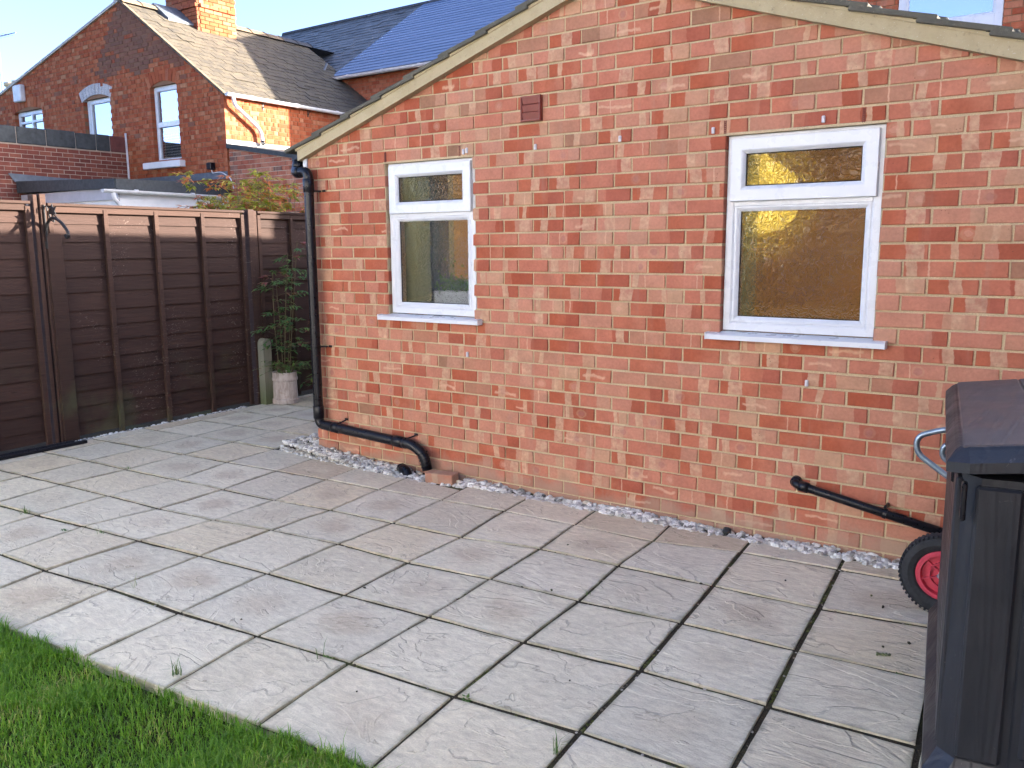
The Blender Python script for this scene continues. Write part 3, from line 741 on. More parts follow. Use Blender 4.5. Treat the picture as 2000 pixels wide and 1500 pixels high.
# lawn: soil, then blades
edge = lambda x: sY+.0782*(x-sX)-.012
lg = G().add(([(-4, edge(-4), -.03), (-4, -9, -.02), (7, -9, -.02), (7, edge(7), -.03)], [(0, 1, 2, 3)]))
lawn = lg.build('lawn', 'lawn_soil'); tag(lawn, kind='structure')
def blade(gr, x, y, h, az, lean, w, z0=-.02):
    d = np.array([math.cos(az), math.sin(az), 0]); s = np.array([-d[1], d[0], 0]); b = np.array([x, y, z0])
    m = b+d*lean*h*.35+np.array([0, 0, h*.6]); e = b+d*lean*h+np.array([0, 0, h*(1-.35*lean)])
    r = rnd3()
    gr.add(([b-s*w, b+s*w, m+s*w*.75, m-s*w*.75, e], [(0, 1, 2, 3), (3, 2, 4)]), r)
gr = G(); cnt = 0
patch = lambda x, y: math.sin(3.1*x+1.3)*math.sin(2.7*y+.4)+.6*math.sin(7.3*x-2*y)*math.sin(6.1*y+1.1)
while cnt < 88000:
    x = rng.uniform(-1.6, 3.9); y = rng.uniform(-4.35, -2.7)
    e = edge(x) + .010*math.sin(9*x) + .012*math.sin(23*x+1)
    if y > e + .012+.02*max(0, math.sin(17*x))*math.sin(41*x): continue
    px, py, dp = project((x, y, 0))
    if dp < .3 or px < -1500 or px > 900 or py > 2000: continue
    if (px < -120 or py > 1640) and rng.random() < .82: continue
    pz = patch(x, y)
    if pz < -.35 and rng.random() < .60: continue
    if y > e-.03 and rng.random() < .35+.35*math.sin(31*x): continue
    h = rng.uniform(.016, .052)*(1+.25*pz)*(1.5 if rng.random() < .03 else 1)*(1.25 if y > e-.05 else 1)
    blade(gr, x, y, h, rng.uniform(0, 6.283), rng.uniform(.15, .95), rng.uniform(.0011, .0022)); cnt += 1
go = gr.build('lawn_grass', 'grass'); tag(go, 'bright green lawn grass along the edge of the paving', 'grass', kind='stuff')

# gravel
def stone(gr, c, s):
    V, F = [], []
    n = 6; ph = rng.uniform(0, 6.3); sq = rng.uniform(.5, .9); rot = rng.uniform(0, 6.28); el = rng.uniform(.7, 1.4)
    top = rng.uniform(.5, 1.0)
    for zz, rr in ((-.5, .75), (.05, 1.0), (top*.6, .6)):
        for k in range(n):
            a = 2*math.pi*k/n+rot; r = s*rr*(1+.28*math.sin(2.3*k*1.7+ph+zz*3))
            V.append((c[0]+r*math.cos(a)*el, c[1]+r*math.sin(a)/el, c[2]+zz*s*sq*1.5))
    V = [(a+rng.uniform(-.1, .1)*s, b+rng.uniform(-.1, .1)*s, c_+rng.uniform(-.12, .12)*s) for a, b, c_ in V]
    for i in range(2):
        for k in range(n): F.append((i*n+k, i*n+(k+1) % n, (i+1)*n+(k+1) % n, (i+1)*n+k))
    F.append(tuple(2*n+k for k in range(n)))
    gr.add((V, F), rnd3())
gr = G()
def strew(poly, n, s0, s1, zf):
    xs = [p[0] for p in poly]; ys = [p[1] for p in poly]; c = 0; tr = 0
    while c < n and tr < n*40:
        tr += 1
        x, y = rng.uniform(min(xs), max(xs)), rng.uniform(min(ys), max(ys)); ins = False
        for a in range(len(poly)):
            p, q = poly[a], poly[(a+1) % len(poly)]
            if (p[1] > y) != (q[1] > y) and x < (q[0]-p[0])*(y-p[1])/(q[1]-p[1])+p[0]: ins = not ins
        if not ins: continue
        stone(gr, (x, y, zf(x, y)+rng.uniform(-.004, .008)), rng.uniform(s0, s1)); c += 1
strew([(1.36, -.125), (4.9, -.125), (4.9, -.012), (1.36, -.012)], 900, .012, .028, lambda x, y: -.012+.016*(1+math.sin(x*5.3))*.5+.12*max(0, y+.06))
strew([(-.42, -.10), (0.0, -.15), (.75, -.19), (1.08, -.24), (1.12, -.012), (-.11, -.012), (-.14, .25), (-.32, .25)], 800, .011, .024, lambda x, y: -.012 + max(0, .05*(1-(x-.0)/.95))*(1 if x < .95 else 0)+.10*max(0, y+.12)*(x < .8))
strew([(-.52, -.03), (-.44, -.13), (0, -.17), (.75, -.215), (.75, -.12), (0, -.08), (-.30, -.02)], 420, .009, .019, lambda x, y: -.004)
strew([(1.0, -.25), (1.44, -.15), (1.44, -.05), (1.0, -.05)], 160, .010, .020, lambda x, y: -.010)
strew([(-.16, .2), (-.13, .2), (-.13, 2.2), (-.19, 2.2)], 160, .008, .017, lambda x, y: -.008)
gv = gr.build('wall_gravel', 'gravel'); tag(gv, 'pale limestone chippings filling the gap under the brick wall', 'gravel', kind='stuff')
gr = G(); 
strew([(FX(-1.8)+.005, -1.8), (FX(-1.8)+.085, -1.8), (FX(.95)+.08, .95), (FX(.95)+.005, .95)], 480, .010, .020, lambda x, y: -.012)
gv = gr.build('fence_gravel', 'gravel'); tag(gv, 'pale stone chippings along the foot of the brown fence', 'gravel', kind='stuff')

# ================================================================== THE EXTENSION
ext = thing('house_extension', 'single storey red brick extension with shallow gable and two white windows', 'house extension', (2.38, 0, 0))
Z0 = 1.0193                                   # bed joint under the sills
XL, XR, AX, AZ = -.12, 4.88, 2.379, 3.085
SL = .325
W1 = (.675, 1.440); W2 = (3.137, 3.932); WB, WT = 1.118, 2.168
hp = [(-SL, 1, AZ-SL*AX), (SL, 1, AZ+SL*AX)]
brickwork(ext, 'front_wall', (0, 0, 0), (1, 0, 0), (0, -1, 0), XL, XR, -.05, 3.1, 'brick', 'mortar', hp,
          [(W1[0], W1[1], WB-.02, WT), (W2[0], W2[1], WB-.02, WT), (3.555, 3.625, .325, .38)], 300, zref=Z0-GA*20, phase=.1075)
brickwork(ext, 'side_wall', (XL, 0, 0), (0, 1, 0), (-1, 0, 0), .0, 7.95, -.05, 2.3, 'brick', 'mortar', (), (), 0, zref=Z0-GA*20, phase=.11)
G().add(box(XL+.11, XR-.11, .30, 5.7, -.05, 2.25)).build('inner_wall', 'interior', ext) if False else None
# roof: rafters' mass, tile courses, verge tiles
rg = G()
rg.add(prism([(XL-.10, .02, 2.25), (XR+.10, .02, 2.25), (AX, .02, AZ+.0)], (0, 7.95, 0)))
rg.build('roof_core', 'interior_brown', ext)
ca, sa = math.cos(math.atan(SL)), math.sin(math.atan(SL))
def tile_box(side, s, y0, y1, length=.40, th=.026, lift=.020):
    """one tile; s = distance up the slope of its lower end"""
    d = np.array([side*ca, 0, sa]); n = np.array([-side*sa, 0, ca])
    e = np.array([XL-.145 if side > 0 else XR+.145, 0, 0.0]); e[2] = AZ - SL*abs(AX-e[0]) + .046
    tilt = .055
    d2 = d*math.cos(tilt)-n*math.sin(tilt); n2 = n*math.cos(tilt)+d*math.sin(tilt)
    c = e + d*s + d2*length/2 + n2*(th/2+lift)
    return obox((c[0], (y0+y1)/2, c[2]), (d2, (0, 1, 0), n2), (length/2, (y1-y0)/2, th/2), .004)
GAU = .316
roof_part = None
rest = G()
for side in (1, -1):
    for i in range(9):
        s = i*GAU
        if s > 2.62: continue
        ln = min(.40, 2.80-s)
        for c in range(1): pass
        vt = G().add(tile_box(side, s, -.075, .225, ln)).build('verge_tile', 'tile', ext)
        rest.add(tile_box(side, s, .229, 7.96, ln))
    # rolls of the interlocking tiles
    for c in range(25):
        y = .20+c*.30
        d = np.array([side*ca, 0, sa]); n = np.array([-side*sa, 0, ca]); e = np.array([XL-.145 if side > 0 else XR+.145, 0, 0.0]); e[2] = AZ-SL*abs(AX-e[0])+.046
        for i in range(9):
            s = i*GAU
            if s > 2.62: continue
            ln = min(.40, 2.80-s)
            q = e+d*(s+ln/2)+n*.050
            rest.add(obox((q[0], y, q[2]), (d*math.cos(.055)-n*math.sin(.055), (0, 1, 0), n*math.cos(.055)+d*math.sin(.055)), (ln/2, .05, .020), .01))
rest.build('roof_tile', 'tile', ext, kind='stuff')
rg = G()
for k in range(17): rg.add(tube([(AX, -.075+k*.45, AZ+.065), (AX, .36+k*.45, AZ+.065)], .10, 12))
rg.build('ridge_tile', 'tile', ext, kind='stuff')
# verge: cement board with mortar bedding under the tiles
for side in (1, -1):
    xf = XL-.035 if side > 0 else XR+.035
    P = lambda x, dz: (x, -.052, AZ-SL*abs(AX-x)+dz)
    vb = G()
    N = 16; xs = [xf+(AX-xf)*k/N for k in range(N+1)]
    for k in range(N):
        vb.add(prism([P(xs[k], -.022), P(xs[k+1], -.022), P(xs[k+1], .055), P(xs[k], .055)], (0, .030, 0)))
    vo = vb.build('verge_board', 'verge', ext)
    mb = G()
    for i in range(9):
        s = i*GAU*ca; x0 = (XL-.05 if side > 0 else XR+.05)+side*s; x1 = x0+side*min(GAU*ca, abs(AX-x0))
        if (AX-x0)*side < .02: continue
        d0 = .070 if i == 0 else .076; d1 = .058
        mb.add(prism([P(x0, .043), P(x1, .043), P(x1, d1+.03*0), P(x0+side*.05, d0+.008), P(x0, d0-.01)], (0, .022, 0)))
    mo = mb.build('mortar_bedding', 'verge', ext); mo.location.y -= .006
    G().add(prism([P(xf, -.030), P(AX, -.030), P(AX, -.022), P(xf, -.022)], (0, .060, 0))).build('soffit_strip', 'verge', ext)
# white corner trim, gutter on the left eave
G().add(box(XL-.022, XL+.018, -.014, .006, 2.035, 2.265, .003)).build('corner_trim', 'upvc', ext)
gt = G(); n = 9; V = []; F = []
for y in (-.01, 7.9):
    for rr in (.055, .050):
        for k in range(n+1):
            a = math.pi+math.pi*k/n; V.append((XL-.085+rr*math.cos(a), y, 2.262+rr*math.sin(a)))
m = n+1
for k in range(n):
    F += [(k, k+1, 2*m+k+1, 2*m+k), (m+k+1, m+k, 3*m+k, 3*m+k+1), (k+1, k, m+k, m+k+1)]
gt.add((V, F)); gt.add(prism([(XL-.085+.056*math.cos(math.pi+math.pi*k/n), -.014, 2.262+.056*math.sin(math.pi+math.pi*k/n)) for k in range(n+1)], (0, .006, 0)))
gt.build('gutter', 'black_plastic', ext)
# downpipe
PY = -.075; PR = .0365; PX = -.022
dp_path = bend([(-.205, .01, 2.235), (-.205, -.03, 2.165), (-.15, PY, 2.145), (PX, PY, 2.150), (PX, PY, .252), (.93, PY, .212), (1.035, PY, .150), (1.060, -.07, .045)], .055, 6)
dpipe = G().add(tube(dp_path, PR, 18)).build('downpipe', 'black_plastic', ext, smooth=True)
for o_ in (dpipe,):
    for c, a, l in (((PX, PY, 2.045), (0, 0, 1), .05), ((-.205, -.008, 2.205), (0, .35, .93), .03), ((PX, PY, .345), (0, 0, 1), .05), ((.165, PY, .2445), (.999, 0, -.042), .035), ((.80, PY, .2175), (.999, 0, -.042), .045), ((-.125, PY, 2.146), (1, 0, 0), .02)):
        a = np.array(a)/np.linalg.norm(a); c = np.array(c); G().add(tube([c-a*l, c-a*l*.9, c+a*l*.9, c+a*l], [PR+.001, PR+.005, PR+.005, PR+.001], 18)).build('pipe_socket', 'black_plastic', dpipe, smooth=True)
    fg = G()
    for k in range(5):
        q = np.array([1.020, PY, .165])+np.array([.008, .0, -.022])*k
        fg.add(tube([q, q+np.array([.003, 0, -.006])], PR+.004, 18))
    fg.build('flexible_collar', 'black_plastic', dpipe, smooth=True)
def pipe_clip(parent, c, axis, r, stub, eye):
    c = np.array(c, float); a = np.array(axis, float); a /= np.linalg.norm(a)
    q = G().add(tube([c-a*.011, c+a*.011], r+.0035, 18))
    q.add(tube([stub[0], stub[1]], .006, 8)); q.add(obox(eye, E3, (.017, .004, .008), .003)); q.add(obox((eye[0], eye[1]-.004, eye[2]), E3, (.005, .003, .005), .001))
    return q.build('pipe_clip', 'black_plastic', parent)
pipe_clip(dpipe, (PX, PY, 2.005), (0, 0, 1), PR, ((PX+.03, PY+.02, 2.005), (PX+.055, -.006, 2.005)), (PX+.085, -.006, 2.007))
pipe_clip(dpipe, (PX, PY, .850), (0, 0, 1), PR, ((PX+.03, PY+.02, .850), (PX+.055, -.006, .850)), (PX+.085, -.006, .852))
pipe_clip(dpipe, (.165, PY, .2445), (.999, 0, -.042), PR, ((.175, PY+.015, .275), (.20, -.006, .295)), (.205, -.006, .303))
pipe_clip(dpipe, (.86, PY, .215), (.999, 0, -.042), PR, ((.87, PY+.015, .245), (.90, -.006, .262)), (.905, -.006, .270))
# waste pipe
wp = G().add(tube(bend([(3.592, .06, .352), (3.598, -.065, .345), (4.75, -.065, .135)], .035, 5), .0225, 14)).build('waste_pipe', 'black_plastic', ext, smooth=True)
G().add(tube([(3.625, -.065, .340), (3.675, -.065, .331)], .0275, 14)).build('pipe_socket', 'black_plastic', wp, smooth=True); cg = G().add(tube([(3.594, -.005, .350), (3.597, -.045, .347)], .0265, 14)); cg.build('pipe_socket', 'black_plastic', wp, smooth=True)
q = G().add(tube([(4.045, -.065, .2636), (4.062, -.065, .2604)], .0265, 14)).add(box(4.046, 4.060, -.075, -.004, .283, .305, .004)).add(tube([(4.053, -.08, .297), (4.053, -.07, .297)], .007, 8)); q.build('pipe_clip', 'black_plastic', wp)
G().add(box(3.555, 3.625, .012, .095, .325, .38)).build('pipe_hole', 'rubber_gasket', ext)

def house_window(x0, x1, panes, sash, nm):
    w = G().add(ring(x0+.004, x1-.004, WB+.012, WT-.004, .052, .030, .105)).build('window', 'upvc', ext)
    ux0, ux1, uz0, uz1 = sash
    G().add(ring(ux0, ux1, uz0, uz1, .078, .004, .060, .020, .016)).build('opening_sash', 'upvc', w)
    G().add(ring(x0+.05, x1-.05, WB+.060, 1.800, .030, .034, .100, .018, .012)).build('glazing_bead', 'upvc', w)
    G().add(box(x0+.045, x1-.045, .0305, .100, 1.795, 1.835, .004)).build('transom', 'upvc', w)
    for (a, b, c, d, y) in ((ux0+.070, ux1-.070, uz0+.070, uz1-.070, .030), (x0+.070, x1-.070, WB+.080, 1.785, .056)):
        G().add(([(a, y, c), (b, y, c), (b, y, d), (a, y, d)], [(0, 1, 2, 3)]))  .build('pane', 'obscure_light' if x0 < 2 and y > .04 else 'obscure', w, origin=((a+b)/2, y, (c+d)/2))
        gk = ring(a+.004, b-.004, c+.004, d-.004, .010, y-.002, y+.002, .004, .001)
        G().add(gk).build('gasket', 'rubber_gasket', w)
    s = G().add(prism([(x0-.060, -.055, WB-.034), (x0-.060, -.055, WB-.010), (x0-.060, -.045, WB-.004), (x0-.060, .045, WB+.007), (x0-.060, .045, WB-.014), (x0-.060, -.043, WB-.022), (x0-.060, -.043, WB-.034)], (x1-x0+.125, 0, 0)))
    s.build('sill', 'upvc', w)
    for xx in (x0-.0625, x1+.0655): G().add(box(xx-.003, xx+.003, -.058, -.002, WB-.036, WB+.003, .002)).build('sill_end_cap', 'upvc', w)
    return w
house_window(*W1, None, (.700, 1.418, 1.822, 2.146), 'a')
house_window(*W2, None, (3.165, 3.905, 1.822, 2.146), 'b')
# cement line over the frames
for a, b in (W1, W2): G().add(box(a-.01, b+.01, -.002, .09, WT-.003, WT+.010)).build('lintel', 'mortar', ext)
# rooms behind the windows
def room(x0, x1, depth, sillmat):
    y0 = .112; y1 = depth; z0, z1 = .2, 2.235
    V = [(x0, y0, z0), (x1, y0, z0), (x1, y1, z0), (x0, y1, z0), (x0, y0, z1), (x1, y0, z1), (x1, y1, z1), (x0, y1, z1)]
    F = [(0, 1, 2, 3), (7, 6, 5, 4), (2, 6, 7, 3), (1, 5, 6, 2), (3, 7, 4, 0)]
    return G().add((V, F)).build('room_lining', 'interior', ext)
room(.30, 2.05, 2.0, None); room(2.75, 4.6, 2.2, None)
for (a, b) in (W1, W2):
    G().add(box(a-.02, a+.045, .115, .42, WB, WT)).build('window_reveal', 'interior_grey', ext)
    G().add(box(b-.045, b+.02, .115, .42, WB, WT)).build('window_reveal', 'interior_grey', ext)
    G().add(box(a-.02, b+.02, .064, .44, WB+.010, WB+.05)).build('inner_sill', 'upvc', ext)
    G().add(box(a-.4 if a < 2 else a-.35, a-.025, .110, .112, .25, 2.2)).add(box(b+.025, b+.35, .110, .112, .25, 2.2)).add(box(a-.3, b+.3, .110, .112, .25, WB)).build('room_front', 'interior', ext)
G().add(box(.66, .88, .44, .50, .9, 2.2)).build('inner_partition', 'interior_teal', ext)
lamp = thing('added_glow_lamp', 'added round yellow lamp glowing behind the patterned glass of the window above the waste pipe', 'lamp', (3.10, .75, 2.2))  # lamp added inside the room to give the pane its yellow glow
G().add(lathe([(.0, -.60), (.11, -.58), (.19, -.51), (.22, -.40), (.19, -.27), (.10, -.19), (.03, -.16), (.012, -.10), (.012, -.04)], (3.10, .75, 2.26), 20)).build('lamp_globe', 'lamp', lamp, smooth=True)
G().add(tube([(3.10, .75, 2.19), (3.10, .75, 2.234)], .05, 12)).build('lamp_base', 'upvc', lamp)
for x, lab in ((4.35, 'small unseen bulb added to light the room behind the patterned window above the waste pipe'), (1.90, 'small unseen bulb added to light the room behind the indoor planter')):  # bulbs added out of sight to warm the rooms behind the glass
    lamp = thing('added_fill_bulb', lab, 'lamp', (x, .6, 2.2))
    G().add(lathe([(.0, -.14), (.035, -.13), (.05, -.09), (.035, -.05), (.018, -.02), (.018, .01)], (x, .6, 2.22), 16)).build('bulb', 'bulb' if x > 3 else 'bulb_b', lamp, smooth=True)
    G().add(tube([(x, .6, 2.205), (x, .6, 2.234)], .035, 12)).build('bulb_holder', 'upvc', lamp)
# planter on the inside sill
pl = thing('indoor_planter', 'white trough of green leaves on the sill inside the left window', 'planter', (1.2, .15, WB+.05))
V, F = box(1.02, 1.37, .090, .20, WB+.052, WB+.175, .004); G().add((V, F)).build('trough', 'planter', pl)
lf = G()
for i in range(420):
    c = np.array([rng.uniform(1.03, 1.41), rng.uniform(.085, .21), WB+.165+abs(rng.normal(0, .055))]); a = rng.uniform(0, 6.28); e = rng.uniform(-.3, .9); L = rng.uniform(.02, .04)
    d = np.array([math.cos(a)*math.cos(e), math.sin(a)*math.cos(e)*.5, math.sin(e)]); s = np.cross(d, (0, 1, 0)); s /= np.linalg.norm(s)+1e-6
    lf.add(([c, c+d*L*.5+s*L*.35, c+d*L, c+d*L*.5-s*L*.35], [(0, 1, 2, 3)]), rnd3())
lf.build('foliage', 'indoor_leaf', pl, kind='stuff')
# louvre vent
v = G().add(ring(1.836, 1.980, 2.343, 2.492, .012, -.030, .002, .004, .004)).build('air_vent', 'terracotta_plastic', ext)
G().add(box(1.842, 1.974, -.010, -.006, 2.349, 2.486)).build('vent_back', 'terracotta_plastic', v)
for k in range(3):
    z = 2.354+k*.0445
    G().add(obox((1.908, -.020, z+.022), ((1, 0, 0), (0, math.cos(.22), math.sin(.22)), (0, -math.sin(.22), math.cos(.22))), (.0595, .004, .0205), .002)).build('vent_slat', 'terracotta_plastic', v)
# clips and weep vents
for (x, z) in ((1.374, 2.200), (1.402, 2.206), (1.932, 2.191), (2.509, 2.196), (3.067, 2.197), (3.639, 2.205), (1.381, .878), (3.621, .877)):
    c = G().add(box(x-.0085, x+.0085, -.013, -.001, z-.017, z+.017, .003)); c.add(box(x-.004, x+.004, -.017, -.012, z-.002, z+.012, .0015)); c.build('cable_clip', 'steel_clip', ext)
for x in (.685, 1.340, 3.132, 3.828):
    w = G(); zb = WT+.006
    w.add(box(x-.006, x-.0035, -.006, .03, zb, zb+.068)).add(box(x+.0035, x+.006, -.006, .03, zb, zb+.068))
    for k in range(7): w.add(box(x-.0035, x+.0035, -.004, .03, zb+.003+k*.0095, zb+.007+k*.0095))
    w.build('weep_vent', 'vent_red', ext)

# loose brick and drain by the wall
lb = G(); ax0 = np.array([.985, .17, 0]); ax1 = np.array([-.17, .985, 0])
vf = obox((1.235, -.125, .030), (ax0, ax1, (0, 0, 1)), (.1075, .049, .036), .005)
lb.add(vf, (.30, .9, .9), [[((vf[0][i]-np.array([1.235, -.125, .03])) @ ax0/.215+.5, (vf[0][i][2]+.006)/.072) for i in f] for f in vf[1]])
o = lb.build('loose_brick', 'brick'); tag(o, 'single loose red brick lying on the stones beside the downpipe outlet', 'brick')
dr = thing('yard_drain', 'black pipe elbow rising from a square hole in the paving under the downpipe', 'drain', (.93, -.16, 0))
G().add(box(.80, 1.03, -.225, -.06, -.20, -.021)).build('drain_pit', 'soil', dr)
G().add(tube(bend([(.80, -.055, .012), (.885, -.10, .030), (.955, -.135, -.06)], .06, 6), .034, 14)).build('drain_elbow', 'black_plastic', dr, smooth=True)
G().add(tube([(.80, -.055, .012), (.815, -.063, .015)], .040, 14)).build('drain_collar', 'black_plastic', dr, smooth=True)
# small dark stone lumps in the gravel
for (x, y, s) in ((3.235, -.05, .030), (2.02, -.055, .017)):
    q = G(); stone(q, (x, y, .012), s); o = q.build('dark_stone', 'coping'); tag(o, ('larger dark lump of stone on the chippings below the patterned window' if x > 3 else 'small dark stone on the chippings under the brick wall'), 'stone')

# ================================================================== MAIN HOUSE BEHIND THE EXTENSION
mh = thing('brick_house', 'taller red brick house rising behind the extension roof with a blue reflecting window', 'house', (2, 8, 0))
MY = 8.0
brickwork(mh, 'rear_wall', (0, MY, 0), (1, 0, 0), (0, -1, 0), -.3, 4.3, 2.2, 5.25, 'brick_main', 'mortar_far', (), [(2.345, 3.56, 3.3, 5.07)], 130, phase=.05, vis=lambda u, z: z > 3.9 and .2 < u < 4.2)
G().add(box(-.3, 4.3, MY+.11, 14.0, 0, 5.22)).build('house_core', 'brick_main', mh)
G().add(prism([(-.4, MY-.12, 5.26), (-.4, 14.15, 5.26), (-.4, 11, 7.0)], (4.8, 0, 0))).build('roof', 'slate_dark', mh)
w = G().add(ring(2.350, 3.555, 3.305, 5.065, .10, MY+.02, MY+.09)).build('window', 'upvc', mh)
G().add(box(2.44, 3.47, MY+.018, MY+.085, 4.245, 4.40, .006)).build('transom', 'upvc', w)
for z0, z1 in ((4.40, 4.975), (3.395, 4.245)):
    G().add(ring(2.445, 3.46, z0, z1, .026, MY+.034, MY+.08, .012, .01)).build('glazing_bead', 'upvc', w)
    G().add(box(2.465, 3.44, MY+.055, MY+.061, z0+.016, z1-.016)).build('pane', 'glass_sky', w)
vp_ = G().add(tube(bend([(.75, MY+.02, 4.99), (.75, MY-.18, 4.99), (.75, MY-.18, 4.80)], .07, 5), .065, 14)); vp_.add(lathe([(.0, 0), (.10, .01), (.12, .07), (.07, .13)], (.75, MY-.18, 4.90), 16)); vp_.build('soil_vent', 'black_plastic', mh, smooth=True)

# unseen single storey building added on the right to shade the patio
nb = thing('added_outbuilding', 'long low unseen brick outbuilding with slate roof, added to shade the patio', 'outbuilding', (8, -1, 0))
G().add(box(6.7, 9.6, -7.5, 5.2, -.05, 2.75)).build('wall', 'brick_main', nb)
G().add(prism([(6.55, -7.6, 2.72), (9.75, -7.6, 2.72), (8.15, -7.6, 3.75)], (0, 12.9, 0))).build('roof', 'slate_dark', nb)

# unseen pale house added behind the camera to bounce sunlight onto wall and patio
oh = thing('added_rendered_house', 'unseen pale rendered house behind the camera, added to bounce sunlight back', 'house', (2, -13, 0))
G().add(box(-8, 13, -17, -10.6, -.05, 5.4)).build('wall', 'render_cream', oh)
G().add(prism([(-8.3, -10.3, 5.35), (-8.3, -17.3, 5.35), (-8.3, -13.8, 8.0)], (21.6, 0, 0))).build('roof', 'tile', oh)
for k in range(6):
    x = -6.4+k*3.35
    for z in (3.3, .9):
        if z < 1 and k in (2, 4):
            d_ = G().add(box(x-.1, x+.95, -10.605, -10.53, 0, 2.1, .01)).build('door', 'upvc', oh); G().add(tube([(x+.8, -10.53, 1.0), (x+.8, -10.48, 1.0)], .02, 8)).build('door_handle', 'zinc', d_); continue
        w_ = G().add(ring(-x-1.3, -x, z, z+1.25, .07, 10.53, 10.60)); w_.v = [(-a, -b, c) for a, b, c in w_.v]; w_ = w_.build('window', 'upvc', oh)
        G().add(box(x+.06, x+1.24, -10.60, -10.585, z+.06, z+1.19)).build('pane', 'glass_dark', w_)
        G().add(box(x-.05, x+1.35, -10.6, -10.47, z-.08, z-.002, .01)).build('sill', 'upvc', w_)
G().add(box(1.6, 2.5, -14.4, -13.4, 7.0, 9.0)).build('chimney', 'brick_main', oh)

# ================================================================== FENCE
FD = np.array([-.0448, .999, 0]); FN = np.array([.999, .0448, 0]); FO = np.array([-2.219, 0, 0])
FP = lambda s, dn, z: FO + FD*s + FN*dn + np.array([0, 0, z])
def lap_board(s0, s1, zt, zb, parent):
    N = 12; V = []; F = []; ph = rng.uniform(0, 6, 3); a1, a2 = rng.uniform(.001, .005), rng.uniform(.0005, .002)
    for k in range(N+1):
        s = s0+(s1-s0)*k/N; wv = a1*math.sin(2.2*s+ph[0])+a2*math.sin(9*s+ph[1]); bw = .002*math.sin(3*s+ph[2])
        V += [FP(s, .004+bw, zt), FP(s, .019+bw, zb+wv), FP(s, .011+bw, zb+wv), FP(s, -.004+bw, zt)]
    for k in range(N):
        for j in range(4): F.append((k*4+j, k*4+(j+1) % 4, (k+1)*4+(j+1) % 4, (k+1)*4+j)[::-1])
    F += [(0, 1, 2, 3), (N*4+3, N*4+2, N*4+1, N*4)]
    return G().add((V, F)).build('board', 'fence', parent)
def fence_panel(s0, s1, label, bats, top=1.972):
    c = FP((s0+s1)/2, 0, 0); t_ = thing('lap_fence', label, 'fence', tuple(c), 'lap fence lengths along the boundary')
    z = top-.035; k = 0
    while z > .10:
        h = rng.uniform(.125, .15); lap_board(s0+.01, s1-.01, z+.018, max(z-h, .035), t_); z -= h
    for s in [s0+.022]+list(bats)+[s1-.022]:
        ls = rng.uniform(-.004, .004)
        G().add(obox(FP(s, .037, (top-.03)/2), (FD, FN, (0, 0, 1)), (.021, .0165, (top-.05)/2), .003)).build('batten', 'fence_post', t_)
    G().add(obox(FP((s0+s1)/2, .012, top-.012), (FD, FN, (0, 0, 1)), ((s1-s0)/2, .050, .012), .004)).build('capping', 'fence_post', t_)
    G().add(obox(FP((s0+s1)/2, .034, top-.050), (FD, FN, (0, 0, 1)), ((s1-s0)/2-.045, .0135, .024), .003)).build('top_rail', 'fence_post', t_)
    return t_
fence_panel(-2.92, -1.062, 'brown lap fence panel standing behind the black strips at its foot', (-2.45, -1.99, -1.52))
fence_panel(-.930, 1.040, 'brown lap fence panel between the bracket post and the stub post', (-.432, .052, .547), 1.962)
fence_panel(1.205, 3.05, 'brown lap fence panel behind the tall plant in the white pot', (1.67, 2.13, 2.59), 1.962)
def post(s, w, dn0, dn1, h, label, extra=()):
    t_ = thing('fence_post', label, 'fence post', tuple(FP(s, 0, 0)), 'posts of the boundary fence')
    G().add(obox(FP(s, (dn0+dn1)/2, h/2-.15), (FD, FN, (0, 0, 1)), (w/2, (dn1-dn0)/2, h/2+.15), .004)).build('shaft', 'fence_post', t_)
    for e in extra: G().add(obox(FP(e[0], (e[2]+e[3])/2, (e[4]+e[5])/2), (FD, FN, (0, 0, 1)), (e[1]/2, (e[3]-e[2])/2, (e[5]-e[4])/2), .004)).build('cleat', 'fence_post', t_)
    return t_
post(-.965, .050, -.03, .062, 2.030, 'brown timber post carrying the black iron bracket', [(-1.022, .034, -.02, .055, 0, 2.022), (-.905, .125, .056, .076, .015, 1.72)])
post(1.120, .075, -.03, .062, 1.975, 'brown timber post behind the grey stub post', [(1.180, .040, -.02, .05, 0, 1.965)])
# grey timber stub bolted to the post
st = thing('stub_post', 'short round-topped grey timber stub bolted beside the fence post', 'post', (-2.19, 1.16, 0))
prof = [(-.052, -.05), (.052, -.05), (.052, .62)]+[(.052*math.cos(math.pi*k/10), .62+.06*math.sin(math.pi*k/10)) for k in range(1, 10)]+[(-.052, .62)]
G().add(prism([FP(1.16+a, .065, z) for a, z in prof], FN*.085)).build('shaft', 'grey_timber', st)
for z in (.50, .16): G().add(lathe([(.0, .012), (.012, .010), (.014, 0)], (0, 0, 0), 10)).add(tube([(0, 0, -.01), (0, 0, .012)], .015, 6)).build('bolt', 'iron', st).matrix_world = Matrix.Translation(FP(1.185, .155, z)) @ Matrix.Rotation(R(90), 4, 'Y')
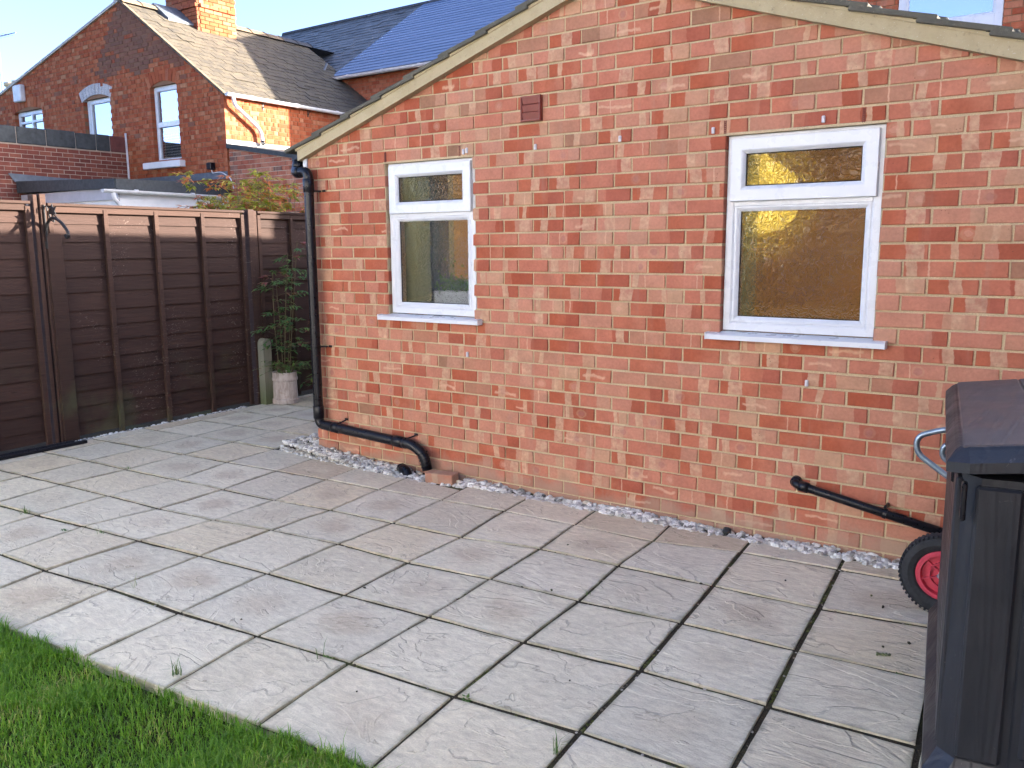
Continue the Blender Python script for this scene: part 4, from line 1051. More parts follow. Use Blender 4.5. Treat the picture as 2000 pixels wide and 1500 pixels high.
# hanging basket bracket
ib = thing('iron_bracket', 'black wrought iron hanging bracket with scroll and leaf on the fence post', 'bracket', tuple(FP(-.965, .06, 1.6)))
B3 = lambda dn, z, s=-.965: FP(s, dn, z)
G().add(tube([B3(.070, 1.945), B3(.070, 1.60)], .007, 8)).add(obox(B3(.066, 1.63), (FD, FN, (0, 0, 1)), (.012, .004, .03), .003)).build('back_bar', 'iron', ib)
G().add(tube(bend([B3(.07, 1.70), B3(.085, 1.79), B3(.17, 1.85), B3(.29, 1.81), B3(.37, 1.735), B3(.385, 1.70), B3(.355, 1.680), B3(.335, 1.705)], .05, 5), .012, 8)).build('arm', 'iron', ib)
sc_ = [B3(.205+.09*math.cos(a)*(.35+.065*k), 1.885+.075*math.sin(a)*(.35+.065*k)) for k, a in enumerate(np.linspace(1.2, 4.6, 11))]
G().add(tube(sc_+[B3(.20, 1.845), B3(.24, 1.836)], .0075, 7)).build('scroll', 'iron', ib)
G().add(tube(bend([B3(.07, 1.90), B3(.085, 1.935), B3(.11, 1.93), B3(.11, 1.895)], .02, 4), .005, 7)).build('scroll', 'iron', ib)
lfp = [(.0, .055), (.014, .022), (.045, .028), (.026, .0), (.040, -.030), (.010, -.022), (.0, -.055), (-.012, -.024), (-.040, -.028), (-.024, .0), (-.044, .030), (-.013, .022)]
G().add(prism([B3(.185+a*1.2, 1.895+b*1.05, -.968) for a, b in lfp], FD*.006)).build('leaf', 'iron', ib)
G().add(tube(bend([B3(.19, 1.87), B3(.23, 1.85), B3(.25, 1.83)], .02, 4), .005, 7)).build('stalk', 'iron', ib)
# strips at the fence foot
for k, (dn, s0, s1, z) in enumerate(((.105, -2.4, -.93, .016), (.150, -2.4, -.86, .015))):
    q = G().add(obox(FP((s0+s1)/2, dn+.02*k, z), (FD*.999+FN*.03, FN*.999-FD*.03, (0, 0, 1)), ((s1-s0)/2, .017, .013), .003))
    q.add(obox(FP((s0+s1)/2, dn+.02*k, z+.014), (FD*.999+FN*.03, FN*.999-FD*.03, (0, 0, 1)), ((s1-s0)/2-.003, .006, .003), .001))
    o = q.build('plastic_strip', 'black_plastic'); tag(o, 'long black plastic strip lying on the paving at the foot of the fence', 'strip', 'black strips along the fence')

# ================================================================== POTTED PLANT
PC = np.array([-2.03, 1.295, 0])
pt = thing('plant_pot', 'weathered pale clay pot with rope bands holding a tall leafy plant', 'plant pot', tuple(PC))
prf = [(.0, .004), (.128, .004), (.134, .010), (.134, .048), (.129, .055), (.124, .060), (.121, .235), (.126, .240), (.130, .247), (.130, .268), (.125, .275), (.123, .318), (.127, .322), (.127, .330), (.115, .330), (.112, .28), (.0, .28)]
G().add(lathe(prf, PC, 28)).build('body', 'pot_clay', pt, smooth=False)
vd = np.array([.77, -.64, 0]); vs = np.array([.64, .77, 0])
hd = [PC+vd*.121+vs*(-.035+.012*k)+np.array([0, 0, .165+.016*math.sin(k*1.1)])-vd*.01*abs(k-3)*.35 for k in range(7)]
G().add(tube(hd, .006, 6)).build('handle', 'pot_clay', pt)
def leaf(gr, base, d, L, wd, nrm_up, r):
    d = d/np.linalg.norm(d); s = np.cross(d, nrm_up); s /= np.linalg.norm(s)+1e-9; u = np.cross(s, d)
    a = base; m1 = base+d*L*.4; e = base+d*L - u*L*.18
    gr.add(([a, m1+s*wd-u*.1*wd, e, m1-s*wd-u*.1*wd, m1+u*wd*.25], [(0, 1, 4), (1, 2, 4), (2, 3, 4), (3, 0, 4)]), r)
def nandina(root, name, mat, label, canes, Hmin, Hmax, spread, nfr, leafL, lean=None, redtop=0.0, z0=0.0, dens=9, qmin=.12):
    t_ = thing(name, label, 'plant', tuple(root)); sg = G(); lf = G()
    for c in range(canes):
        a = rng.uniform(0, 6.28); H = rng.uniform(Hmin, Hmax); b = np.array(root)+np.array([math.cos(a)*.05, math.sin(a)*.05, z0])
        tip = b+np.array([math.cos(a)*spread*rng.uniform(.2, .9), math.sin(a)*spread*rng.uniform(.2, .9), H])
        if lean is not None: tip += np.array(lean)*H
        mid = (b+tip)/2+np.array([rng.uniform(-.04, .04), rng.uniform(-.04, .04), .05])
        cv = [(1-q)**2*b+2*q*(1-q)*mid+q*q*tip for q in np.linspace(0, 1, 8)]
        sg.add(tube(cv, list(np.linspace(.006, .0025, 8)), 5))
        for f in range(nfr):
            q = rng.uniform(qmin, 1.0)**.8; p = (1-q)**2*b+2*q*(1-q)*mid+q*q*tip
            az = rng.uniform(0, 6.28); L = rng.uniform(.14, .30)*(1.1-.3*q)
            dd = np.array([math.cos(az), math.sin(az), rng.uniform(.1, .7)]); dd /= np.linalg.norm(dd)
            ends = [p+dd*L*x-np.array([0, 0, .35*L*x*x]) for x in np.linspace(0, 1, 5)]
            sg.add(tube(ends, .0016, 4))
            red = rng.random() < redtop*q
            for j in range(dens):
                x = rng.uniform(.25, 1.0); bp = p+dd*L*x-np.array([0, 0, .35*L*x*x])
                la = az+rng.uniform(-1.3, 1.3); ld = np.array([math.cos(la), math.sin(la), rng.uniform(-.55, .35)])
                r1 = min(1, .86+rng.uniform(0, .14)) if red else rng.uniform(0, .9)
                leaf(lf, bp, ld, leafL*rng.uniform(.7, 1.25), leafL*.17, np.array([rng.uniform(-.3, .3), rng.uniform(-.3, .3), 1]), (r1, rng.random(), rng.random()))
    sg.build('stem', 'stem', t_); lf.build('foliage', mat, t_, kind='stuff')
    return t_
nandina(PC, 'potted_shrub', 'nandina', 'tall thin leafy shrub growing out of the pale clay pot', 5, .7, 1.42, .26, 17, .062, (.02, .05, 0), .14, .28, 11)
nandina(PC+np.array([.02, 0, 0]), 'potted_fern', 'weed', 'low tuft of bright green leaves filling the rim of the clay pot', 12, .08, .16, .12, 4, .05, None, 0, .29, 6)
nandina(np.array([-1.72, 1.75, 0]), 'ground_shrub', 'nandina', 'low dark shrub with long leaves growing between the pot and the brick wall', 6, .35, .62, .28, 7, .085, None, .05, 0, 7)
nandina(np.array([-1.85, 1.85, 0]), 'ground_shrub', 'nandina', 'reddish tipped shrub standing behind the pot against the fence', 4, .85, 1.15, .18, 10, .06, (.06, 0, 0), .55, 0, 8)
nandina(np.array([-3.45, 2.05, 0]), 'golden_shrub', 'nandina_gold', 'golden yellow shrub with red tips rising over the fence top', 24, 1.95, 2.46, .70, 22, .078, None, .22, 0, 11, .72)
nandina(np.array([-2.80, 2.15, 0]), 'golden_shrub', 'nandina_gold', 'smaller red tipped golden shrub behind the fence near the downpipe', 16, 1.85, 2.34, .42, 20, .078, None, .36, 0, 11, .7)

# weeds in the joints
def tuft(x, y, n, h, label):
    q = G()
    for k in range(n): blade(q, x+rng.normal(0, .010), y+rng.normal(0, .010), h*rng.uniform(.5, 1.1), rng.uniform(0, 6.28), rng.uniform(.2, .9), .0016, -.012)
    tag(q.build('grass_tuft', 'weed', origin=(x, y, 0)), label, 'weed', 'weeds in the paving joints')
for x, y, n, h, lab in ((-.446, -2.08, 26, .075, 'thin grass tuft in a paving joint'), (2.092, -2.742, 22, .085, 'grass tuft in the paving joint beside the lawn edge'), (3.542, -2.36, 12, .10, 'thin grass tuft in a paving joint'), (2.44, -2.335, 4, .11, 'thin grass tuft in a paving joint'),
                        (1.18, -2.36, 5, .09, 'thin grass tuft in a paving joint'), (-.923, -1.125, 14, .04, 'thin grass tuft in a paving joint'), (.30, -2.02, 8, .06, 'thin grass tuft in a paving joint'), (3.003, -1.223, 10, .03, 'thin grass tuft in a paving joint')):
    tuft(x, y, n, h, lab)
for i, (x, y, n) in enumerate(((.074, -2.108, 20), (2.459, -2.319, 14), (3.103, -2.253, 10), (.597, -1.494, 7), (1.689, -1.418, 7), (4.35, -1.22, 12))):
    q = G()
    for k in range(n):
        a = rng.uniform(0, 6.28); leaf(q, np.array([x, y, -.006])+rng.normal(0, .008, 3)*np.array([1, 1, 0]), np.array([math.cos(a), math.sin(a), rng.uniform(.1, .6)]), rng.uniform(.018, .034), .007, np.array([0, 0, 1]), rnd3())
    tag(q.build('leafy_weed', 'weed', origin=(x, y, 0)), 'small flat leafy weed rooted in a paving joint', 'weed', 'leafy weeds in the paving joints')
# fallen bits on the paving
for k, (x, y) in enumerate(((4.25, -1.02), (4.33, -.93), (4.17, -.62), (4.10, -.52), (3.35, -1.95), (2.85, -1.28), (3.40, -.82), (2.10, -1.75), (2.75, -2.45), (1.9, -2.3), (2.6, -.72), (3.72, -.56))):
    q = G(); stone(q, (x, y, .004), rng.uniform(.004, .009)); tag(q.build('crumb', 'soil', origin=(x, y, 0)), 'tiny dark crumb of soil lying on the paving', 'crumb', 'crumbs on the paving')
q = G()
for k in range(5): stone(q, (4.245+.010*k, -1.10+.004*k, .006), .008)
tag(q.build('leaf_scrap', 'grey_timber', origin=(4.26, -1.09, 0)), 'dry curled leaf scrap on the slab beside the storage box', 'leaf')

# ================================================================== STORAGE BOX AND SACK TRUCK
BU = np.array([.9903, .1392, 0]); BD = np.array([-.1392, .9903, 0]); BO = np.array([4.565, -1.995, 0]); ZZ = np.array([0, 0, 1.0])
BP3 = lambda u, d, z: BO+BU*u+BD*d+ZZ*z
sb = thing('storage_box', 'dark grey resin garden storage box with brown woodgrain lid', 'storage box', tuple(BP3(.42, .62, 0)))
def bx(u0, u1, d0, d1, z0, z1, b=.004): return obox(BP3((u0+u1)/2, (d0+d1)/2, (z0+z1)/2), (BU, BD, ZZ), ((u1-u0)/2, (d1-d0)/2, (z1-z0)/2), b)
def camber(gg):
    out = []
    for p in gg.v:
        u = (p[0]-BO[0])*BU[0]+(p[1]-BO[1])*BU[1]; out.append((p[0], p[1], p[2]+.13*min(u, UW-u)))
    gg.v = out; return gg
def dec(u0, u1, d0, d1, z, c, c2=.03): return [BP3(*p, z) for p in ((u0+c, d0), ((u0+u1)/2, d0), (u1-c, d0), (u1, d0+c*.6), (u1, d1-c2), (u1-c2, d1), ((u0+u1)/2, d1), (u0+c2, d1), (u0, d1-c2), (u0, d0+c*.6))]
def hull(rings):
    V = []; F = []; n = len(rings[0])
    for r_ in rings: V += r_
    for i in range(len(rings)-1):
        for k in range(n): F.append((i*n+k, i*n+(k+1) % n, (i+1)*n+(k+1) % n, (i+1)*n+k))
    F.append(tuple(range(n))[::-1]); F.append(tuple((len(rings)-1)*n+k for k in range(n))); return V, F
def oct_(u0, u1, d0, d1, z, c): return [BP3(*p, z) for p in ((u0+c, d0), (u1-c, d0), (u1, d0+c), (u1, d1-c), (u1-c, d1), (u0+c, d1), (u0, d1-c), (u0, d0+c))]
UW, DL = .86, 1.27
bo = G().add(hull([oct_(-.022, UW+.022, -.005, DL+.01, 0, .05), oct_(-.022, UW+.022, -.005, DL+.01, .10, .05), oct_(.012, UW-.012, .025, DL-.02, .16, .045), oct_(.022, UW-.022, .03, DL-.03, .975, .045)])).build('body', 'shed', sb, origin=tuple(BP3(.43, .6, 0)))
# corner stile, flutes on the side, framed door panels
for u0, u1, d, z0, z1 in ((.055, .165, .012, .17, .955), (.695, .80, .012, .17, .955)): G().add(bx(u0, u1, d, .06, z0, z1, .007)).build('corner_stile', 'shed', sb, origin=tuple(BP3(u0, d, 0)))
for k in range(7): G().add(bx(.006+.0*k, .03, .07+k*.166, .07+k*.166+.148, .17, .962, .006)).build('side_plank', 'shed', sb, origin=tuple(BP3(0, .1+k*.17, 0)))
for k, (u0, u1) in enumerate(((.183, .425), (.435, .677))):
    dr_ = G().add(bx(u0, u1, .018, .05, .15, .955, .006)).build('door', 'shed', sb, origin=tuple(BP3(u0, 0, 0)))
    G().add(bx(u0+.022, u1-.022, .008, .03, .20, .86, .010)).build('door_panel', 'shed', dr_, origin=tuple(BP3(u0, 0, .1)))
    G().add(bx(u1-.03 if k == 0 else u0+.01, u1-.01 if k == 0 else u0+.03, -.006, .012, .55, .68, .004)).build('door_handle', 'shed', dr_)
lidz = 1.048
lid = camber(G().add(hull([dec(-.008, UW+.008, .004, DL-.004, .984, .055), dec(-.020, UW+.020, -.014, DL+.008, .990, .055), dec(-.020, UW+.020, -.014, DL+.008, 1.018, .055), dec(.000, UW-.000, .040, DL-.02, lidz-.006, .030), dec(.010, UW-.010, .050, DL-.028, lidz, .028)]))).build('lid', 'shed', sb, origin=tuple(BP3(0, 0, 1)))
np_ = 4; wpl = (UW-.03)/np_
for k in range(np_):
    camber(G().add(bx(.015+k*wpl+.002, .015+(k+1)*wpl-.002, .054, DL-.03, lidz-.01, lidz+.004, .004))).build('lid_plank', 'shed_lid', lid, origin=tuple(BP3(k*.3, 0, 1)))
G().add(bx(.020, .034, -.002, .03, .86, .965, .004)).build('hinge', 'black_plastic', sb)
for k in (.25, .95): G().add(bx(-.002, .012, k, k+.03, .90, .985, .004)).build('latch', 'black_plastic', sb)

tr_ = thing('sack_truck', 'hand truck with blue-grey tube handles and red wheels leaning by the brick wall', 'hand truck', (4.42, -.4, 0))
def wheel(y, x=4.392):
    c = np.array([x, y, .180])
    ty = G().add(lathe([(.108, -.026), (.118, -.036), (.140, -.042), (.162, -.038), (.172, -.030), (.179, -.014), (.180, 0), (.179, .014), (.172, .030), (.162, .038), (.140, .042), (.118, .036), (.108, .026)], c, 40, 1))
    for k in range(56):
        a = 2*math.pi*k/56
        for s in (-1, 1):
            q = c+np.array([.1735*math.cos(a+s*.03), s*.027, .1735*math.sin(a+s*.03)])
            ty.add(obox(q, ((-math.sin(a), 0, math.cos(a)), (0, 1, 0), (math.cos(a), 0, math.sin(a))), (.0055, .012, .0050), .002))
    wl = ty.build('wheel', 'tyre', tr_, smooth=False)
    rm = G().add(lathe([(.086, -.012), (.090, -.034), (.104, -.034), (.111, -.028), (.112, .028), (.104, .034), (.090, .034), (.086, .012), (.086, -.012)], c, 36, 1))
    rm.add(lathe([(.0, -.010), (.088, -.010), (.088, .010), (.0, .010)], c, 36, 1)); rm.build('rim', 'wheel_pink', wl)
    for k in range(6):
        a = 2*math.pi*k/6+.35; d = np.array([math.cos(a), 0, math.sin(a)])
        G().add(obox(c+d*.058, (d, (0, 1, 0), np.cross(d, (0, 1, 0))), (.034, .026, .003), .001)).build('spoke', 'wheel_pink', wl)
    rr_ = G().add(lathe([(.052, -.026), (.058, -.026), (.058, -.008), (.052, -.008), (.052, -.026)], c, 28, 1)).build('rib_ring', 'wheel_pink', wl)
    G().add(lathe([(.0, -.044), (.015, -.044), (.019, -.038), (.022, -.008), (.022, .040), (.0, .040)], c, 18, 1)).build('hub', 'zinc', wl)
wheel(-.545); wheel(-.155, 4.53)
G().add(tube([(4.378, -.585, .18), (4.545, -.115, .18)], .011, 10)).build('axle', 'galv', tr_)
for y in (-.46, -.24):
    G().add(tube(bend([(4.60, y, .05), (4.585, y, .60), (4.575, y, .90), (4.55, y, .92)], .08, 5), .0125, 10)).build('upright', 'galv', tr_, smooth=True)
for y, hx in ((-.548, 0.0), (-.17, .13)):
    G().add(tube(bend([(4.56+hx, y+.04, .835), (4.36+hx, y, .822), (4.245+hx, y, .775), (4.250+hx, y, .700), (4.42+hx, y, .585), (4.58+hx, y+.04, .50)], .075, 6), .0125, 10)).build('handle', 'galv', tr_, smooth=True)
    G().add(tube(bend([(4.40+hx, y+.05, .76), (4.345+hx, y+.05, .735), (4.340+hx, y+.05, .690), (4.40+hx, y+.05, .645)], .03, 5), .0125, 10)).build('handle', 'galv', tr_, smooth=True)
    G().add(obox((4.372+hx, y+.05, .755), E3, (.02, .016, .018), .005)).build('grip', 'black_plastic', tr_)
for z in (.35, .75): G().add(tube([(4.59, -.46, z), (4.59, -.24, z)], .010, 8)).build('crossbar', 'galv', tr_)
G().add(box(4.60, 4.84, -.47, -.23, .012, .018)).build('load_plate', 'galv', tr_)

# ================================================================== HOUSES BEYOND THE FENCE
def slates(parent, name, org, ad, up, L, H, w, gauge, mat, limit, lo=0.0, keep=None, th=.008, ragged=.004):
    org = np.array(org, float); ad = np.array(ad, float); up = np.array(up, float); n = np.cross(ad, up); n /= np.linalg.norm(n)
    if n[2] < 0: n = -n
    base = G().add(([org-n*.01, org+ad*L-n*.01, org+ad*L+up*H-n*.01, org+up*H-n*.01], [(0, 1, 2, 3)])).build(name, 'slate_dark', parent)
    items = []
    rows = int(H/gauge)
    for r in range(rows+1):
        k = 0; x = -(w/2 if r % 2 else 0)
        while x < L:
            a, b = max(x, 0), min(x+w, L); x += w
            if b-a < .03: continue
            y0 = r*gauge; y1 = min(y0+gauge*1.35, H)
            if keep and not keep((a+b)/2, y0+gauge/2): continue
            c = org+ad*(a+b)/2+up*(y0+y1)/2
            tl = .022; u2 = up*math.cos(tl*2)-n*math.sin(tl*2); n2 = n*math.cos(tl*2)+up*math.sin(tl*2)
            rot = rng.normal(0, .012); a2 = ad*math.cos(rot)+u2*math.sin(rot); u3 = u2*math.cos(rot)-ad*math.sin(rot)
            vf = obox(c+n*(.010+abs(rng.normal(0, ragged)))+up*rng.normal(0, ragged*1.6), (a2, u3, n2), ((b-a)/2-.004, (y1-y0)/2, th/2))
            px, py, dp = project(c); seen = dp > .1 and -20 < px < 2020 and -20 < py < 1520
            items.append((1/dp if seen else 0, vf, rnd3()))
    items.sort(key=lambda q: -q[0]); rest = G(); k = 0
    for sc, vf, rr in items:
        if k < limit and sc > 0: G().add(vf, rr).build('slate', mat, base); k += 1
        else: rest.add(vf, rr)
    if rest.f: rest.build('slating', mat, base, kind='stuff')
    return base
nh = thing('gabled_house', 'old orange brick house with asymmetric gable, chimney and lichened slate roof', 'house', (-12.2, 8, 0))
GY = 6.0; SX = -8.97
gw = dict(c=(-11.31, -10.42, 3.33, 4.79), b=(-13.83, -12.79, 3.2, 4.78), a=(-16.90, -15.60, 3.9, 4.80))
def sootf(u, z):
    if z > 5.22 + .10*math.sin(u*5) and u > -12.38-.80*(6.42-z): return .80+.2*rng.random() if rng.random() < .93 else .15
    if rng.random() < .03: return .75
    return 0.0
top = lambda q: q
wall_g, kk = brickwork(nh, 'gable_wall', (0, GY, 0), (1, 0, 0), (0, -1, 0), -18.6, SX, 2.3, 6.62, 'brick_far', 'mortar_far', [(.677, 1, -1.612), (-.246, 1, 9.584)],
          [(gw['c'][0], gw['c'][1], 3.33, 4.99), (gw['b'][0], gw['b'][1], 3.2, 5.02), (gw['a'][0], gw['a'][1], 3.9, 5.0)], 200, bond='flemish', sootf=sootf, joint=.010, proud=.006,
          vis=lambda u, z: z > 2.95 and u > -14.5)
brickwork(nh, 'side_wall', (SX, 0, 0), (0, 1, 0), (1, 0, 0), GY, 10.6, 2.9, 4.45, 'brick_far', 'mortar_far', (), (), 60, bond='flemish', joint=.010, proud=.004, vis=lambda u, z: z > 3.5 and u < 9.2)
G().add(prism([(-18.6, GY+.40, 0), (SX-.11, GY+.40, 0), (SX-.11, GY+.40, 4.38), (-12.13, GY+.40, 6.52), (-18.6, GY+.40, 4.93)], (0, .02, 0))).build('inner_wall', 'room_dark', nh)
def arch(parent, x0, x1, zs, rise, n, mat, h=.225, name='arch_brick'):
    a = (x1-x0)/2; xc = (x0+x1)/2; r = (a*a+rise*rise)/(2*rise); zc = zs+rise-r; th = math.asin(a/r)*1.10
    G().add(box(x0-.03, x1+.03, GY+.012, GY+.08, zs+.02, zs+rise+h)).build('arch_backing', 'mortar_far', parent)
    for k in range(n):
        t0 = -th+2*th*k/n+.004; t1 = -th+2*th*(k+1)/n-.004; dy = rng.uniform(-.004, .004)
        P = [(xc+rr*math.sin(t_), zc+rr*math.cos(t_)) for rr, t_ in ((r, t0), (r, t1), (r+h, t1), (r+h, t0))]
        gg = G(); gg.add(prism([(x, GY-.004+dy, z) for x, z in P], (0, .09, 0)), rnd3(), [[(.5, .5)]*len(f) for f in prism([(x, GY, z) for x, z in P], (0, .09, 0))[1]]); gg.build(name, mat, parent)
def far_window(x0, x1, z0, z1, rise, bars, arch_mat, blind=False, n=10):
    w_ = G().add(ring(x0+.01, x1-.01, z0, z1+.0, .075, GY+.085, GY+.15)).build('window', 'upvc', nh)
    a = (x1-x0)/2-.01; xc = (x0+x1)/2; r = (a*a+rise*rise)/(2*rise); zc = z1+rise-r
    pts = [(x0+.012, GY+.088, z1-.002), (x1-.012, GY+.088, z1-.002)]+[(xc+r*math.sin(q), GY+.088, zc+r*math.cos(q)) for q in np.linspace(math.asin(a/r), -math.asin(a/r), 9)]
    G().add(prism(pts, (0, .05, 0))).build('arched_head', 'upvc', w_)
    arch(w_, x0, x1, z1, rise, n, arch_mat)
    for b in bars:
        if b[0] == 'h': G().add(box(x0+.07, x1-.07, GY+.075, GY+.14, b[1], b[1]+b[2], .004)).build('meeting_rail', 'upvc', w_)
        else: G().add(box(b[1], b[1]+b[2], GY+.078, GY+.14, z0+.06, z1-.05, .004)).build('mullion', 'upvc', w_)
    G().add(box(x0+.07, x1-.07, GY+.118, GY+.124, z0+.06, z1-.06)).build('pane', 'glass_sky' if not blind else 'glass_mid', w_)
    if blind:
        for k in range(9): G().add(obox(((x0+x1)/2, GY+.17, z0+.10+k*.055), ((1, 0, 0), (0, .8, .6), (0, -.6, .8)), ((x1-x0)/2-.08, .018, .002))).build('blind_slat', 'blind', w_)
    return w_
wc = far_window(*gw['c'], .10, [('h', 4.02, .10)], 'brick_far', True)
G().add(box(-11.56, -10.29, GY-.13, GY+.08, 3.195, 3.325, .012)).build('sill', 'render_white', wc)
far_window(*gw['b'], .10, [('v', -13.70, .05)], 'stain_white_brick')
far_window(*gw['a'], .10, [('v', -16.28, .07), ('h', 4.55, .05)], 'brick_far')
# verge strips, slating, ridge
for (x0, z0, x1, z1) in ((-12.13, 6.6, SX+.04, 4.44), (-18.6, 5.01, -12.13, 6.6)):
    G().add(prism([(x0, GY-.045, z0-.02), (x1, GY-.045, z1-.02), (x1, GY-.045, z1+.035), (x0, GY-.045, z0+.035)], (0, .06, 0))).build('verge_strip', 'fillet_sunlit_lead' if x0 < -15 else 'ridge_tile', nh)
ru = np.array([-3.21, 0, 2.165]); RH = np.linalg.norm(ru); ru /= RH
slates(nh, 'roof', (SX+.05, GY-.06, 4.435), (0, 1, 0), ru, 4.95, RH, .27, .19, 'slate', 300, ragged=.006)
lu = np.array([-6.5, 0, -1.6]); LH = np.linalg.norm(lu); lu /= LH
G().add(([np.array([-12.13, GY-.05, 6.605]), np.array([-12.13, 14, 6.605]), np.array([-18.63, 14, 5.005]), np.array([-18.63, GY-.05, 5.005])], [(0, 1, 2, 3)])).build('rear_roof', 'slate_dark', nh)
for k in range(11):
    y0 = GY-.05+k*.46
    if 7.2 < y0+.2 < 8.3: continue
    m = 'ridge_tile' if y0 < 9.7 else 'ridge_dark'
    V = [(-12.13+a, y, 6.615+b) for y in (y0, y0+.452) for a, b in ((-.17, -.035), (-.08, .045), (0, .062), (.10, .01), (.20, -.075))]
    F = [(i, i+1, 6+i, 5+i)[::-1] for i in range(4)]
    q = G().add((V, F)); q.add(tube([(-12.13-.16, y0+.452, 6.60), (-12.13-.075, y0+.452, 6.665), (-12.13, y0+.452, 6.685), (-12.13+.10, y0+.452, 6.63), (-12.13+.20, y0+.452, 6.545)], .012, 5)); q.build('ridge_tile', m, nh)
G().add(prism([(-12.45, 6.75, 6.60), (-12.13, 6.75, 6.72), (-11.62, 6.75, 6.34), (-11.62, 6.75, 6.30), (-12.45, 6.75, 6.52)], (0, .62, 0))).build('lead_saddle', 'lead', nh)
# chimney
ch = G().add(box(-12.57, -11.49, 7.37, 8.34, 5.6, 8.4)).build('chimney', 'mortar_far', nh)
CHW = (-12.58, -11.48, 7.36, 8.35)
def chim_face(org, ud, nd, L, ph):
    zz = np.array([0, 0, 1.0]); org = np.array(org, float); ud = np.array(ud, float); nd = np.array(nd, float)
    for r in range(30):
        z0 = 5.85+r*GA; x = -(.1125 if r % 2 else 0)+ph
        pr_ = .035 if 6.62 < z0 < 6.74 else 0.0
        while x < L:
            a, b = max(x, 0)+.005, min(x+BP, L)-.005; x += BP
            if b-a < .03: continue
            c = org+ud*(a+b)/2+zz*(z0+GA/2)+nd*(-.03+pr_+rng.uniform(-.003, .004))
            vf = obox(c, (ud, nd, zz), ((b-a)/2, .04, GA/2-.005), .003)
            px, py, dp = project(c); gg = G().add(vf, rnd3(), [[(.5, .5)]*len(f) for f in vf[1]], .35 if nd[1] < 0 else 0.0)  # front face of the stack tinted darker than its side face
            if py > -20 and z0 > 6.05: gg.build('brick', 'brick_far', ch)
            else: CR.add(vf, rnd3(), [[(.5, .5)]*len(f) for f in vf[1]])
CR = G()
chim_face((CHW[0], CHW[2], 0), (1, 0, 0), (0, -1, 0), CHW[1]-CHW[0], 0)
chim_face((CHW[1], CHW[2]+.04, 0), (0, 1, 0), (1, 0, 0), CHW[3]-CHW[2]-.04, .02)
CR.build('brickwork', 'brick_far', ch, kind='stuff')
# gutter and swan-neck pipe
def gutter(parent, p0, p1, r, mat, name='gutter', out=(1, 0, 0)):
    p0 = np.array(p0, float); p1 = np.array(p1, float); o_ = np.array(out, float); n = 8; V = []; F = []
    for p in (p0, p1):
        for rr in (r, r*.9):
            for k in range(n+1):
                a = math.pi+math.pi*k/n; V.append(p+o_*rr*math.cos(a)+np.array([0, 0, rr*math.sin(a)]))
    m = n+1
    for k in range(n): F += [(k, k+1, 2*m+k+1, 2*m+k), (m+k+1, m+k, 3*m+k, 3*m+k+1)]
    F.append(tuple(range(m)))
    q = G().add((V, F)); L = np.linalg.norm(p1-p0); d = (p1-p0)/L
    for s in np.arange(.6, L, 1.1): q.add(tube([p0+d*s-d*.03+np.array([0, 0, -r*.35]), p0+d*s+d*.03+np.array([0, 0, -r*.35])], r*.72, 10))
    return q.build(name, mat, parent)
gut = gutter(nh, (SX+.11, GY-.02, 4.455), (SX+.11, 10.5, 4.435), .060, 'upvc_old')
for y in (6.9, 8.05, 9.2): G().add(box(SX+.0, SX+.012, y-.01, y+.01, 4.26, 4.40)).add(tube([(SX+.01, y, 4.30), (SX+.09, y, 4.40)], .006, 6)).build('gutter_bracket', 'iron', gut)
G().add(tube(bend([(SX+.11, 6.13, 4.40), (SX+.115, 6.14, 4.26), (SX+.10, 6.68, 3.90), (SX+.09, 6.765, 3.78), (SX+.09, 6.77, 3.60)], .10, 6), .036, 12)).build('downpipe', 'upvc_old', nh, smooth=True)
G().add(tube([(SX+.09, 6.76, 3.66), (SX+.10, 6.80, 3.585)], .038, 12)).build('pipe_shoe', 'black_plastic', nh, smooth=True)
# boxes on the gable
G().add(box(-16.63, -16.27, GY-.13, GY-.005, 5.02, 5.40, .02)).build('alarm_box', 'upvc_old', nh)
G().add(box(-9.475, -9.335, GY-.12, GY-.005, 3.085, 3.215, .012)).build('wall_lamp', 'black_plastic', nh)
G().add(tube(bend([(-9.40, GY-.05, 3.08), (-9.40, GY-.04, 3.02), (-9.15, GY-.03, 3.035), (-8.80, GY-.08, 2.90), (-8.70, GY-.10, 2.70)], .1, 5), .010, 6)).build('cable', 'upvc_old', nh)

# lean-to beside the wing
lt = thing('lean_to', 'low red brick lean-to with a dark sloping roof against the gabled house', 'lean-to', (-7.6, 7, 0))
brickwork(lt, 'front_wall', (0, GY+.03, 0), (1, 0, 0), (0, -1, 0), SX+.005, -5.9, 1.9, 3.46, 'brick_lean', 'mortar_pale', [(.162, 1, 2.005)], (), 110, phase=.05, vis=lambda u, z: u < -6.8 and z > 2.1)
G().add(prism([(SX+.004, GY-.02, 3.46), (-5.7, GY-.02, 2.93), (-5.7, GY-.02, 3.01), (SX+.004, GY-.02, 3.545)], (0, 3.4, 0))).build('roof', 'felt', lt)
G().add(prism([(SX+.003, GY-.01, 3.50), (SX+.003, GY+3.3, 3.50), (SX+.003, GY+3.3, 3.61), (SX+.003, GY-.01, 3.62)], (.025, 0, 0))).build('flashing', 'fillet_sunlit_lead', lt)  # lead flashing coloured pale, its sunlit whiteness put into the colour

